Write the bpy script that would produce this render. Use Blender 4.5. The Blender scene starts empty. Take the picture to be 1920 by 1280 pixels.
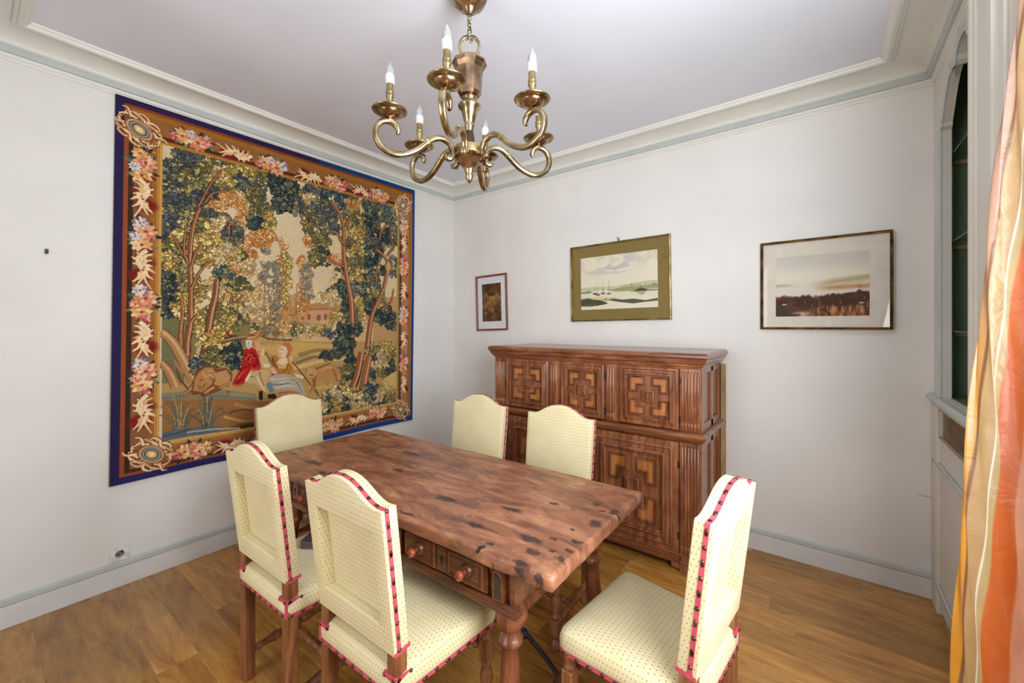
import bpy, math, random
import numpy as np
from mathutils import Vector, Matrix

scene = bpy.context.scene
col = scene.collection

# ------------------------------------------------------------------ camera
cam_data = bpy.data.cameras.new('camera')
cam_data.sensor_fit = 'HORIZONTAL'
cam_data.sensor_width = 36.0
cam_data.lens = 777.57 / 1920 * 36.0
cam_data.shift_y = -28.8 / 1920
cam_data.clip_start = 0.01
cam = bpy.data.objects.new('camera', cam_data)
col.objects.link(cam)
cam.location = (3.145, -3.109, 1.45)
cam.rotation_euler = (math.radians(90), 0, math.radians(37.3))
scene.camera = cam

# ------------------------------------------------------------------ world, light, exposure
world = bpy.data.worlds.new('world')
scene.world = world
world.use_nodes = True
bg = world.node_tree.nodes['Background']
bg.inputs[0].default_value = (0.90, 0.95, 1.0, 1)
bg.inputs[1].default_value = 2.0

def area_light(name, loc, rot, sx, sy, power, color):
    l = bpy.data.lights.new(name, 'AREA')
    l.shape = 'RECTANGLE'; l.size = sx; l.size_y = sy
    l.energy = power; l.color = color
    o = bpy.data.objects.new(name, l); col.objects.link(o)
    o.location = loc; o.rotation_euler = rot
    return o
# daylight entering through the French window in the right wall plus a weaker fill light added unseen in the adjoining room behind the camera
area_light('daylight_right_window', (3.73, -2.34, 1.74), (0, math.radians(102), math.radians(-26)), 1.5, 1.1, 60, (0.885, 0.95, 1.0))
area_light('added_rear_fill', (1.5, -5.12, 1.45), (math.radians(90), 0, 0), 1.0, 2.0, 22, (0.95, 0.98, 1.0))

vs = scene.view_settings
vs.view_transform = 'Standard'
vs.look = 'None'
vs.gamma = 1.0
vs.use_curve_mapping = False
vs.exposure = 0.24

# ------------------------------------------------------------------ helpers
R = math.radians
rng = random.Random(7)

def lin(c):
    out = []
    for v in c[:3]:
        v = v / 255.0
        out.append(v / 12.92 if v <= 0.04045 else ((v + 0.055) / 1.055) ** 2.4)
    return tuple(out)
def lin4(c): return lin(c) + (1.0,)

def setp(o, label=None, cat=None, group=None, kind=None):
    if label: o['label'] = label
    if cat: o['category'] = cat
    if group: o['group'] = group
    if kind: o['kind'] = kind
    return o

def empty(name, loc=(0, 0, 0), rot=(0, 0, 0)):
    o = bpy.data.objects.new(name, None)
    o.empty_display_size = 0.1
    col.objects.link(o)
    o.location = loc; o.rotation_euler = rot
    return o

def copy_tree(o, parent=None):
    c = o.copy(); col.objects.link(c)
    if parent is not None:
        c.parent = parent
    for ch in list(o.children):
        copy_tree(ch, c)
    return c

class MB:
    """collects vertices and faces of one mesh object"""
    def __init__(s): s.v = []; s.f = []; s.sm = []
    def add(s, vs_, fs_, smooth=False):
        b = len(s.v)
        s.v.extend([tuple(p) for p in vs_])
        for f in fs_:
            s.f.append([b + i for i in f]); s.sm.append(smooth)
        return s
    def box(s, x0, x1, y0, y1, z0, z1, ch=0.0, M=None):
        if x0 > x1: x0, x1 = x1, x0
        if y0 > y1: y0, y1 = y1, y0
        if z0 > z1: z0, z1 = z1, z0
        ch = min(ch, (x1-x0)*.45, (y1-y0)*.45, (z1-z0)*.45)
        if ch <= 0:
            vs_ = [(x, y, z) for x in (x0, x1) for y in (y0, y1) for z in (z0, z1)]
            fs_ = [(0,1,3,2),(4,6,7,5),(0,4,5,1),(2,3,7,6),(0,2,6,4),(1,5,7,3)]
        else:
            X = (x0, x1); Y = (y0, y1); Z = (z0, z1)
            idx = {}; vs_ = []
            for i in (0,1):
                for j in (0,1):
                    for k in (0,1):
                        for a in (0,1,2):
                            p = [X[i], Y[j], Z[k]]
                            d = [ch*(1-2*i), ch*(1-2*j), ch*(1-2*k)]
                            for b in (0,1,2):
                                if b != a: p[b] += d[b]
                            idx[(i,j,k,a)] = len(vs_); vs_.append(tuple(p))
            fs_ = []
            def face(lst, out):
                # orient outward
                P = [Vector(vs_[q]) for q in lst]
                n = (P[1]-P[0]).cross(P[2]-P[0])
                if n.dot(Vector(out)) < 0: lst = lst[::-1]
                fs_.append(tuple(lst))
            for a in (0,1,2):
                b, c = [q for q in (0,1,2) if q != a]
                for s_ in (0,1):
                    l = []
                    for (p, q) in ((0,0),(1,0),(1,1),(0,1)):
                        t = [0,0,0]; t[a] = s_; t[b] = p; t[c] = q
                        l.append(idx[(t[0],t[1],t[2],a)])
                    out = [0,0,0]; out[a] = 2*s_-1
                    face(l, out)
            for a in (0,1,2):   # edges along axis a
                b, c = [q for q in (0,1,2) if q != a]
                for p in (0,1):
                    for q in (0,1):
                        t0 = [0,0,0]; t0[b] = p; t0[c] = q
                        t1 = list(t0); t1[a] = 1
                        l = [idx[(*t0, b)], idx[(*t0, c)], idx[(*t1, c)], idx[(*t1, b)]]
                        out = [0,0,0]; out[b] = 2*p-1; out[c] = 2*q-1
                        face(l, out)
            for i in (0,1):
                for j in (0,1):
                    for k in (0,1):
                        face([idx[(i,j,k,0)], idx[(i,j,k,1)], idx[(i,j,k,2)]], (2*i-1, 2*j-1, 2*k-1))
        if M is not None: vs_ = [tuple(M @ Vector(p)) for p in vs_]
        return s.add(vs_, fs_)
    def lathe(s, prof, seg=16, M=None, flat=False, caps=True, flute=None):
        """prof: (radius, height) along z"""
        vs_ = []; fs_ = []
        n = len(prof)
        for (r, z) in prof:
            for k in range(seg):
                a = 2*math.pi*k/seg
                rr = r*(1 + (flute[1]*math.cos(flute[0]*a) if flute else 0))
                vs_.append((rr*math.cos(a), rr*math.sin(a), z))
        for i in range(n-1):
            for k in range(seg):
                k2 = (k+1) % seg
                fs_.append((i*seg+k, i*seg+k2, (i+1)*seg+k2, (i+1)*seg+k))
        if prof[0][1] > prof[-1][1]: fs_ = [f[::-1] for f in fs_]
        if M is not None: vs_ = [tuple(M @ Vector(p)) for p in vs_]
        s.add(vs_, fs_, not flat)
        if caps:
            lo = tuple(range(seg)); hi = tuple(range((n-1)*seg, n*seg))
            if prof[0][1] <= prof[-1][1]: s.add([vs_[i] for i in lo], [tuple(range(seg))[::-1]]); s.add([vs_[i] for i in hi], [tuple(range(seg))])
            else: s.add([vs_[i] for i in lo], [tuple(range(seg))]); s.add([vs_[i] for i in hi], [tuple(range(seg))[::-1]])
        return s
    def prism(s, pts, axis, a0, a1, M=None):
        """2-D outline extruded along axis; pts are in the two other axes in order"""
        def mk(p, a):
            if axis == 'x': return (a, p[0], p[1])
            if axis == 'y': return (p[0], a, p[1])
            return (p[0], p[1], a)
        n = len(pts)
        vs_ = [mk(p, a0) for p in pts] + [mk(p, a1) for p in pts]
        area = sum(pts[i][0]*pts[(i+1) % n][1]-pts[(i+1) % n][0]*pts[i][1] for i in range(n))
        fs_ = [tuple(range(n)), tuple(range(2*n-1, n-1, -1))]
        fs_ += [(i, n+i, n+(i+1) % n, (i+1) % n) for i in range(n)]
        flip = (area > 0) != (axis == 'y')
        if a1 < a0: flip = not flip
        if flip: fs_ = [f[::-1] for f in fs_]
        if M is not None: vs_ = [tuple(M @ Vector(p)) for p in vs_]
        return s.add(vs_, fs_)
    def sweep(s, path, section, closed=False, smooth=True, up=None, scales=None, caps=True):
        """section: 2-D points (u,v) swept along 3-D path"""
        P = [Vector(p) for p in path]; n = len(P); m = len(section)
        T = []
        for i in range(n):
            if closed: d = P[(i+1) % n]-P[i-1]
            else: d = P[min(i+1, n-1)]-P[max(i-1, 0)]
            T.append(d.normalized())
        rings = []
        if up is None:
            t0 = T[0]; u = Vector((0, 0, 1)) if abs(t0.z) < .9 else Vector((1, 0, 0))
            nrm = (u - t0*u.dot(t0)).normalized()
        for i in range(n):
            t = T[i]
            if up is None:
                nrm = (nrm - t*nrm.dot(t)).normalized()
            else:
                uu = Vector(up[i] if isinstance(up, list) else up); nrm = (uu - t*uu.dot(t)).normalized()
            b = t.cross(nrm)
            k = scales[i] if scales else 1.0
            rings.append([tuple(P[i] + b*(q[0]*k) + nrm*(q[1]*k)) for q in section])
        vs_ = [p for r in rings for p in r]; fs_ = []
        for i in range(n if closed else n-1):
            j = (i+1) % n
            for k in range(m):
                k2 = (k+1) % m
                fs_.append((i*m+k, i*m+k2, j*m+k2, j*m+k))
        s.add(vs_, fs_, smooth)
        if not closed and caps:
            s.add(rings[0], [tuple(range(m))[::-1]]); s.add(rings[-1], [tuple(range(m))])
        return s
    def tube(s, path, r, seg=8, closed=False, scales=None):
        sec = [(r*math.cos(2*math.pi*k/seg), r*math.sin(2*math.pi*k/seg)) for k in range(seg)]
        return s.sweep(path, sec, closed, True, None, scales)
    def ball(s, c, r, sx=1, sy=1, sz=1, seg=8, rings=5, M=None):
        vs_ = [(0, 0, -r*sz)]
        for i in range(1, rings):
            a = -math.pi/2 + math.pi*i/rings
            for k in range(seg):
                b = 2*math.pi*k/seg
                vs_.append((r*sx*math.cos(a)*math.cos(b), r*sy*math.cos(a)*math.sin(b), r*sz*math.sin(a)))
        vs_.append((0, 0, r*sz)); top = len(vs_)-1
        fs_ = []
        for k in range(seg):
            k2 = (k+1) % seg
            fs_.append((0, 1+k2, 1+k)); fs_.append((top, 1+(rings-2)*seg+k, 1+(rings-2)*seg+k2))
            for i in range(rings-2):
                fs_.append((1+i*seg+k, 1+i*seg+k2, 1+(i+1)*seg+k2, 1+(i+1)*seg+k))
        if M is not None: vs_ = [tuple(M @ Vector(p)) for p in vs_]
        vs_ = [(p[0]+c[0], p[1]+c[1], p[2]+c[2]) for p in vs_]
        return s.add(vs_, fs_, True)
    def mesh(s, name):
        me = bpy.data.meshes.new(name)
        me.from_pydata(s.v, [], s.f)
        me.polygons.foreach_set('use_smooth', s.sm)
        me.update()
        boxuv(me)
        return me
    def build(s, name, mat, parent=None, loc=None, rot=None, bevel=0, merge=False):
        me = s.mesh(name)
        if mat: me.materials.append(mat)
        o = bpy.data.objects.new(name, me); col.objects.link(o)
        if parent is not None: o.parent = parent
        if loc: o.location = loc
        if rot: o.rotation_euler = rot
        if bevel:
            b = o.modifiers.new('bevel', 'BEVEL'); b.width = bevel; b.segments = 3
            b.limit_method = 'ANGLE'; b.angle_limit = R(40)
        return o

def boxuv(me):
    """metric box projection stored in the UV map"""
    uv = me.uv_layers.new(name='uv')
    n = len(me.loops)
    co = np.empty(len(me.vertices)*3); me.vertices.foreach_get('co', co); co = co.reshape(-1, 3)
    li = np.empty(n, dtype=np.int64); me.loops.foreach_get('vertex_index', li)
    nf = len(me.polygons)
    nr = np.empty(nf*3); me.polygons.foreach_get('normal', nr); nr = np.abs(nr.reshape(-1, 3))
    tot = np.empty(nf, dtype=np.int64); me.polygons.foreach_get('loop_total', tot)
    ax = np.repeat(np.argmax(nr + np.array([0, 1e-4, 2e-4]), axis=1), tot)
    p = co[li]
    u = np.where(ax == 0, p[:, 1], p[:, 0]); v = np.where(ax == 2, p[:, 1], p[:, 2])
    uv.data.foreach_set('uv', np.stack([u, v], 1).ravel())

def catmull(pts, sub=6, closed=False):
    P = [Vector(p) for p in pts]; n = len(P); out = []
    rngi = range(n) if closed else range(n-1)
    for i in rngi:
        p0 = P[i-1] if (closed or i > 0) else P[0]*2-P[1]
        p1 = P[i]; p2 = P[(i+1) % n]
        p3 = P[(i+2) % n] if (closed or i+2 < n) else P[-1]*2-P[-2]
        for k in range(sub):
            t = k/sub
            out.append(0.5*((2*p1)+(p2-p0)*t+(2*p0-5*p1+4*p2-p3)*t*t+(3*p1-p0-3*p2+p3)*t**3))
    if not closed: out.append(P[-1])
    return out

def offset_poly(pts, d):
    """inward offset (d>0) of a CCW polygon with mitred corners"""
    n = len(pts); out = []
    for i in range(n):
        a = Vector(pts[i-1]); b = Vector(pts[i]); c = Vector(pts[(i+1) % n])
        e1 = (b-a).normalized(); e2 = (c-b).normalized()
        n1 = Vector((-e1.y, e1.x)); n2 = Vector((-e2.y, e2.x))
        k = 1 + n1.dot(n2)
        m = (n1+n2)/max(k, .2)
        out.append(tuple(b+m*d))
    return out

def loop_mould(mb, pts, prof, y0, sgn=-1, cap=False):
    """moulding around a CCW outline in the xz plane; prof = (inward offset, height); rises towards sgn*y"""
    rings = [[(p[0], y0+sgn*h, p[1]) for p in offset_poly(pts, d)] for d, h in prof]
    m = len(pts); vs_ = [p for r in rings for p in r]; fs_ = []
    for i in range(len(prof)-1):
        for k in range(m):
            k2 = (k+1) % m
            fs_.append((i*m+k, i*m+k2, (i+1)*m+k2, (i+1)*m+k))
    if cap: fs_.append(tuple((len(prof)-1)*m+k for k in range(m)))
    mb.add(vs_, fs_)
def rect(x0, x1, z0, z1): return [(x0, z0), (x1, z0), (x1, z1), (x0, z1)]

# ------------------------------------------------------------------ materials
def new_mat(name):
    m = bpy.data.materials.new(name); m.use_nodes = True
    nt = m.node_tree
    for n in list(nt.nodes):
        if n.type != 'OUTPUT_MATERIAL': nt.nodes.remove(n)
    out = [n for n in nt.nodes if n.type == 'OUTPUT_MATERIAL'][0]
    b = nt.nodes.new('ShaderNodeBsdfPrincipled')
    nt.links.new(b.outputs[0], out.inputs[0])
    return m, nt, b
def N(nt, typ, **kw):
    n = nt.nodes.new('ShaderNode'+typ)
    for k, v in kw.items():
        if k in n.inputs: n.inputs[k].default_value = v
        else: setattr(n, k, v)
    return n
def ramp(nt, fac, stops):
    r = nt.nodes.new('ShaderNodeValToRGB')
    e = r.color_ramp.elements
    while len(e) < len(stops): e.new(0.5)
    for i, (p, c) in enumerate(stops):
        e[i].position = p; e[i].color = c if len(c) == 4 else lin4(c)
    nt.links.new(fac, r.inputs[0])
    return r
def math_n(nt, op, a, b=None, c=None):
    n = nt.nodes.new('ShaderNodeMath'); n.operation = op
    for i, x in enumerate((a, b, c)):
        if x is None: continue
        if isinstance(x, (int, float)): n.inputs[i].default_value = x
        else: nt.links.new(x, n.inputs[i])
    return n.outputs[0]
def mix(nt, fac, a, b, mode='MIX'):
    n = nt.nodes.new('ShaderNodeMix'); n.data_type = 'RGBA'; n.blend_type = mode
    for i, x in ((0, fac), (6, a), (7, b)):
        if isinstance(x, (int, float)): n.inputs[i].default_value = x
        elif isinstance(x, tuple): n.inputs[i].default_value = x
        else: nt.links.new(x, n.inputs[i])
    return n.outputs[2]
def coords(nt, kind='Object', scale=(1, 1, 1), rot=(0, 0, 0), loc=(0, 0, 0)):
    t = nt.nodes.new('ShaderNodeTexCoord'); m = nt.nodes.new('ShaderNodeMapping')
    m.inputs['Scale'].default_value = scale; m.inputs['Rotation'].default_value = rot; m.inputs['Location'].default_value = loc
    nt.links.new(t.outputs[kind], m.inputs['Vector'])
    return m.outputs[0]
def bump(nt, b, height, strength, dist=0.002):
    n = nt.nodes.new('ShaderNodeBump'); n.inputs['Strength'].default_value = strength; n.inputs['Distance'].default_value = dist
    nt.links.new(height, n.inputs['Height']); nt.links.new(n.outputs[0], b.inputs['Normal'])
    return n

def paint_mat(name, c, rough=0.55, var=0.04, scale=3.0, spec=0.3):
    m, nt, b = new_mat(name)
    v = coords(nt, 'Object')
    n1 = N(nt, 'TexNoise', Scale=scale, Detail=5.0); nt.links.new(v, n1.inputs['Vector'])
    d = tuple(max(0, q*(1-var)) for q in c); l = tuple(min(255, q*(1+var*.5)) for q in c)
    r = ramp(nt, n1.outputs[0], [(0.3, d), (0.7, l)])
    nt.links.new(r.outputs[0], b.inputs['Base Color'])
    b.inputs['Roughness'].default_value = rough; b.inputs['Specular IOR Level'].default_value = spec
    n2 = N(nt, 'TexNoise', Scale=120.0, Detail=2.0); nt.links.new(v, n2.inputs['Vector'])
    bump(nt, b, n2.outputs[0], 0.08, 0.001)
    return m

def wood_mat(name, dark, mid, light, axis='z', scale=9.0, rough=0.35, stretch=9.0, wear=0.0, rnd=0.0, spec=0.5, coat=0.0):
    m, nt, b = new_mat(name)
    sc = {'x': (1, stretch, stretch), 'y': (stretch, 1, stretch), 'z': (stretch, stretch, 1)}[axis]
    sc = tuple(s*scale/9.0 for s in sc)
    v = coords(nt, 'Object', sc)
    if rnd:
        oi = N(nt, 'ObjectInfo')
        sh = nt.nodes.new('ShaderNodeVectorMath'); sh.operation = 'MULTIPLY_ADD'
        nt.links.new(oi.outputs['Random'], sh.inputs[0]); sh.inputs[1].default_value = (37.0, 21.0, 53.0); nt.links.new(v, sh.inputs[2]); v = sh.outputs[0]
    n1 = N(nt, 'TexNoise', Scale=2.2, Detail=7.0, Roughness=0.62, Distortion=1.2); nt.links.new(v, n1.inputs['Vector'])
    n2 = N(nt, 'TexNoise', Scale=9.0, Detail=4.0, Roughness=0.7); nt.links.new(v, n2.inputs['Vector'])
    f = math_n(nt, 'ADD', math_n(nt, 'MULTIPLY', n1.outputs[0], 0.75), math_n(nt, 'MULTIPLY', n2.outputs[0], 0.25))
    r = ramp(nt, f, [(0.33, dark), (0.5, mid), (0.68, light)])
    c = r.outputs[0]
    if wear:
        v2 = coords(nt, 'Object')
        n3 = N(nt, 'TexNoise', Scale=5.0, Detail=6.0, Roughness=0.65); nt.links.new(v2, n3.inputs['Vector'])
        w = ramp(nt, n3.outputs[0], [(0.42, (0, 0, 0, 1)), (0.62, (1, 1, 1, 1))])
        c = mix(nt, math_n(nt, 'MULTIPLY', w.outputs[0], wear), c, lin4(dark))
    if rnd:
        h = N(nt, 'HueSaturation'); nt.links.new(c, h.inputs['Color'])
        vv = math_n(nt, 'MULTIPLY_ADD', oi.outputs['Random'], rnd, 1-rnd*.5)
        nt.links.new(vv, h.inputs['Value'])
        c = h.outputs[0]
    nt.links.new(c, b.inputs['Base Color'])
    b.inputs['Roughness'].default_value = rough; b.inputs['Specular IOR Level'].default_value = spec
    b.inputs['Coat Weight'].default_value = coat; b.inputs['Coat Roughness'].default_value = 0.15
    bump(nt, b, f, 0.25, 0.002)
    return m

def plain_mat(name, c, rough=0.5, metal=0.0, spec=0.5):
    m, nt, b = new_mat(name)
    v = coords(nt, 'Object')
    n1 = N(nt, 'TexNoise', Scale=30.0, Detail=3.0); nt.links.new(v, n1.inputs['Vector'])
    r = ramp(nt, n1.outputs[0], [(0.3, tuple(q*.9 for q in c)), (0.7, tuple(min(255, q*1.05) for q in c))])
    nt.links.new(r.outputs[0], b.inputs['Base Color'])
    b.inputs['Roughness'].default_value = rough; b.inputs['Metallic'].default_value = metal
    b.inputs['Specular IOR Level'].default_value = spec
    return m

def brass_mat(name, dark, light, rough=0.28):
    m, nt, b = new_mat(name)
    v = coords(nt, 'Object')
    n1 = N(nt, 'TexNoise', Scale=14.0, Detail=6.0, Roughness=0.6); nt.links.new(v, n1.inputs['Vector'])
    r = ramp(nt, n1.outputs[0], [(0.36, dark), (0.62, light)])
    nt.links.new(r.outputs[0], b.inputs['Base Color'])
    b.inputs['Metallic'].default_value = 1.0
    rr = math_n(nt, 'MULTIPLY_ADD', n1.outputs[0], 0.2, rough-.1)
    nt.links.new(rr, b.inputs['Roughness'])
    return m

def fabric_mat(name):
    """pale yellow upholstery with rows of little brown dots in half-drop repeat"""
    m, nt, b = new_mat(name)
    uvn = nt.nodes.new('ShaderNodeUVMap'); uvn.uv_map = 'uv'
    def dots(pitch_x, pitch_y, ox, oy, r0, r1):
        mp = nt.nodes.new('ShaderNodeMapping'); mp.inputs['Scale'].default_value = (1/pitch_x, 1/pitch_y, 1); mp.inputs['Location'].default_value = (ox, oy, 0)
        nt.links.new(uvn.outputs[0], mp.inputs[0])
        fr = nt.nodes.new('ShaderNodeVectorMath'); fr.operation = 'FRACTION'; nt.links.new(mp.outputs[0], fr.inputs[0])
        sb = nt.nodes.new('ShaderNodeVectorMath'); sb.operation = 'SUBTRACT'; nt.links.new(fr.outputs[0], sb.inputs[0]); sb.inputs[1].default_value = (.5, .5, 0)
        sc = nt.nodes.new('ShaderNodeVectorMath'); sc.operation = 'MULTIPLY'; nt.links.new(sb.outputs[0], sc.inputs[0]); sc.inputs[1].default_value = (pitch_x, pitch_y, 0)
        ln = nt.nodes.new('ShaderNodeVectorMath'); ln.operation = 'LENGTH'; nt.links.new(sc.outputs[0], ln.inputs[0])
        mr = nt.nodes.new('ShaderNodeMapRange'); mr.inputs['From Min'].default_value = r0; mr.inputs['From Max'].default_value = r1
        mr.inputs['To Min'].default_value = 1; mr.inputs['To Max'].default_value = 0
        nt.links.new(ln.outputs['Value'], mr.inputs['Value'])
        return mr.outputs[0]
    px, py = 0.0125, 0.032
    d = math_n(nt, 'MAXIMUM', dots(px, py, 0, 0, .0012, .0026), dots(px, py, .5, .5, .0012, .0026))
    w = math_n(nt, 'MAXIMUM', dots(px, py, .5, 0, .0008, .0022), dots(px, py, 0, .5, .0008, .0022))
    n1 = N(nt, 'TexNoise', Scale=7.0, Detail=4.0); nt.links.new(coords(nt), n1.inputs['Vector'])
    base = ramp(nt, n1.outputs[0], [(0.3, (223, 209, 160)), (0.7, (231, 219, 178))]).outputs[0]
    c = mix(nt, math_n(nt, 'MULTIPLY', w, 0.55), base, lin4((246, 238, 206)))
    c = mix(nt, math_n(nt, 'MULTIPLY', d, 0.8), c, lin4((140, 96, 56)))
    nt.links.new(c, b.inputs['Base Color'])
    b.inputs['Roughness'].default_value = 0.75; b.inputs['Specular IOR Level'].default_value = 0.25
    b.inputs['Sheen Weight'].default_value = 0.15
    wv = N(nt, 'TexWave', Scale=260.0, Distortion=1.0); nt.links.new(uvn.outputs[0], wv.inputs['Vector'])
    hh = math_n(nt, 'ADD', math_n(nt, 'MULTIPLY', wv.outputs[1], .3), math_n(nt, 'MULTIPLY', d, -.6))
    bump(nt, b, hh, 0.3, 0.001)
    return m

def vcol_mat(name, rough=0.8, weave=False, spec=0.2):
    m, nt, b = new_mat(name)
    a = nt.nodes.new('ShaderNodeVertexColor'); a.layer_name = 'Col'
    nt.links.new(a.outputs[0], b.inputs['Base Color'])
    b.inputs['Roughness'].default_value = rough; b.inputs['Specular IOR Level'].default_value = spec
    if weave:
        wv = N(nt, 'TexWave', Scale=75.0, Distortion=1.5, bands_direction='Y'); nt.links.new(coords(nt), wv.inputs['Vector'])
        bump(nt, b, wv.outputs[1], 0.35, 0.0015)
    return m

def glass_mat(name, tint=(255, 255, 255), refl=0.08):
    m, nt, b = new_mat(name)
    nt.nodes.remove(b)
    out = [n for n in nt.nodes if n.type == 'OUTPUT_MATERIAL'][0]
    t = nt.nodes.new('ShaderNodeBsdfTransparent'); t.inputs[0].default_value = lin4(tint)
    g = nt.nodes.new('ShaderNodeBsdfGlossy'); g.inputs['Roughness'].default_value = 0.02
    fr = nt.nodes.new('ShaderNodeFresnel'); fr.inputs[0].default_value = 1.45
    mx = nt.nodes.new('ShaderNodeMixShader')
    ge = nt.nodes.new('ShaderNodeNewGeometry')   # only the outer face of a thin pane mirrors
    nt.links.new(math_n(nt, 'MULTIPLY', fr.outputs[0], math_n(nt, 'SUBTRACT', 1.0, ge.outputs['Backfacing'])), mx.inputs[0]); nt.links.new(t.outputs[0], mx.inputs[1]); nt.links.new(g.outputs[0], mx.inputs[2])
    nt.links.new(mx.outputs[0], out.inputs[0])
    return m

M_wall = paint_mat('wall_paint', (237, 234, 229), 0.6, 0.025, 2.0)
M_wallr = paint_mat('panelling_paint', (228, 224, 214), 0.45, 0.02, 4.0)
M_ceil = paint_mat('ceiling_paint', (232, 234, 244), 0.7, 0.02, 1.5)
M_cornice = paint_mat('cornice_paint', (236, 234, 226), 0.5, 0.02, 4.0)
M_grey = paint_mat('grey_green_trim_paint', (200, 205, 202), 0.45, 0.03, 8.0)
M_base = paint_mat('baseboard_paint', (226, 225, 222), 0.4, 0.03, 8.0)
M_green = paint_mat('dark_green_paint', (108, 128, 102), 0.5, 0.05, 5.0)
M_batten = wood_mat('batten_wood', (140, 112, 76), (164, 136, 96), (182, 156, 116), 'x', rough=.5)
M_gap = plain_mat('floor_joint', (196, 160, 104), 0.5)
M_plank = wood_mat('oak_floor', (146, 94, 40), (184, 130, 60), (212, 162, 88), 'x', scale=10.0, rough=0.26, stretch=6.0, rnd=0.46, coat=0.25)
M_table = None
M_oak = wood_mat('dark_oak', (90, 48, 30), (146, 88, 56), (186, 128, 88), 'z', rough=0.26, wear=0.35, coat=0.35)
M_oakx = wood_mat('dark_oak_horizontal', (88, 46, 30), (142, 86, 54), (182, 124, 84), 'x', rough=0.26, wear=0.4, coat=0.35)
M_oakp = wood_mat('golden_oak_panel', (146, 84, 42), (188, 118, 66), (214, 148, 88), 'z', rough=0.28, wear=0.2, coat=0.25)
M_chairw = wood_mat('walnut_chair', (92, 52, 30), (140, 88, 54), (176, 122, 80), 'z', rough=0.36, wear=0.3)
M_leg = wood_mat('table_leg_wood', (74, 38, 24), (122, 68, 42), (162, 100, 66), 'z', rough=0.3, wear=0.3, coat=.2)
M_frieze = wood_mat('table_frieze_wood', (62, 32, 18), (106, 60, 32), (146, 90, 48), 'x', rough=0.34, wear=0.4)
M_knob = wood_mat('red_brown_knob', (110, 44, 26), (150, 68, 42), (176, 92, 60), 'z', rough=0.25, coat=.3)
M_dark = plain_mat('blackened_wood', (46, 32, 28), 0.4)
M_iron = plain_mat('wrought_iron', (46, 46, 56), 0.45, 0.6)
M_pink = plain_mat('pink_braid', (206, 84, 100), 0.7, 0, .2)
M_nail = brass_mat('bronze_nail', (58, 46, 38), (124, 106, 84), .38)
M_fab = fabric_mat('yellow_dotted_fabric')
M_brass = brass_mat('aged_brass', (134, 116, 86), (200, 182, 142), .24)
M_copper = brass_mat('coppery_brass', (128, 102, 82), (186, 156, 126), .24)
M_brassl = brass_mat('bright_brass', (172, 152, 102), (220, 204, 156), .26)
M_white = plain_mat('white_plastic', (236, 236, 234), 0.35)
M_greypl = plain_mat('grey_plastic', (190, 190, 194), 0.4)
M_black = plain_mat('black_hole', (22, 22, 22), 0.6)
M_steel = plain_mat('steel', (150, 150, 150), 0.3, 1.0)
M_glass = glass_mat('clear_glass')
M_shelfglass = glass_mat('shelf_glass', (226, 238, 232))

# ================================================================== the room
W, D, ZC = 3.593, -3.16, 2.85
def struct(mb, name, mat, parent=None, **kw):
    o = mb.build(name, mat, parent, **kw)
    if parent is None: o['kind'] = 'structure'
    return o

# floor: pale joint bed with single oak boards laid along x
floor = struct(MB().box(-0.1, 3.95, -5.35, 0.1, -0.06, -0.0011), 'floor', M_gap)
ROW = 0.1437
pmesh = {}
def plank_mesh(L, w):
    k = (round(L, 3), round(w, 3))
    if k not in pmesh:
        me = MB().box(0, k[0], 0, k[1], -0.004, 0.0, 0.0006).mesh('plank'); me.materials.append(M_plank); pmesh[k] = me
    return pmesh[k]
y = -3.4
y0 = -2.92 - ROW*16
row = 0
while True:
    a = y0 + row*ROW
    if a >= -0.001: break
    b = min(a+ROW, 0.0)
    x = 0.0; first = True
    end = 3.84 if -2.95 < a < -1.40 else 3.593
    lens = [0.42, 0.55, 0.7, 0.85, 1.0]
    while x < end-0.01:
        L = rng.choice(lens) if not first else rng.choice([0.2, 0.33, 0.5, 0.66])
        first = False
        if end-(x+L) < 0.18: L = end-x
        o = bpy.data.objects.new('plank', plank_mesh(L-0.0022, b-a-0.0022)); col.objects.link(o)
        o.parent = floor; o.location = (x+0.0011, a+0.0011, 0)
        x += L
    row += 1

struct(MB().box(-0.12, 0, -5.35, 0.12, -0.06, 2.95), 'wall_left', M_wall)
wb = struct(MB().box(0, 4.0, 0, 0.12, -0.06, 2.95), 'wall_back', M_wall)
MB().tube([(3.533, -.0004, .547), (3.548, -.0004, .538), (3.57, -.0004, .541), (3.592, -.0004, .534)], .0012, 5).build('plaster_crack', plain_mat('crack_line', (120, 110, 96), .8), wb)
struct(MB().box(-0.12, 4.0, -5.35, 0.12, ZC, 2.95), 'ceiling', M_ceil)
# wide opening to the adjoining room, where the photographer stands, and the end wall of that room with an opening for the added window
wr = MB()
wr.box(0, 1.0, D-.12, D, -.06, ZC).box(1.0, W, D-.12, D, 2.55, ZC)
struct(wr, 'wall_front', M_wall)
wr = MB()
wr.box(0, .95, -5.32, -5.2, -.06, ZC).box(2.05, W+.12, -5.32, -5.2, -.06, ZC).box(.95, 2.05, -5.32, -5.2, 2.5, ZC)
struct(wr, 'wall_far', M_wall)
struct(MB().box(W, W+.12, -5.2, D-.12, -.06, ZC), 'wall_side', M_wall)

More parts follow.
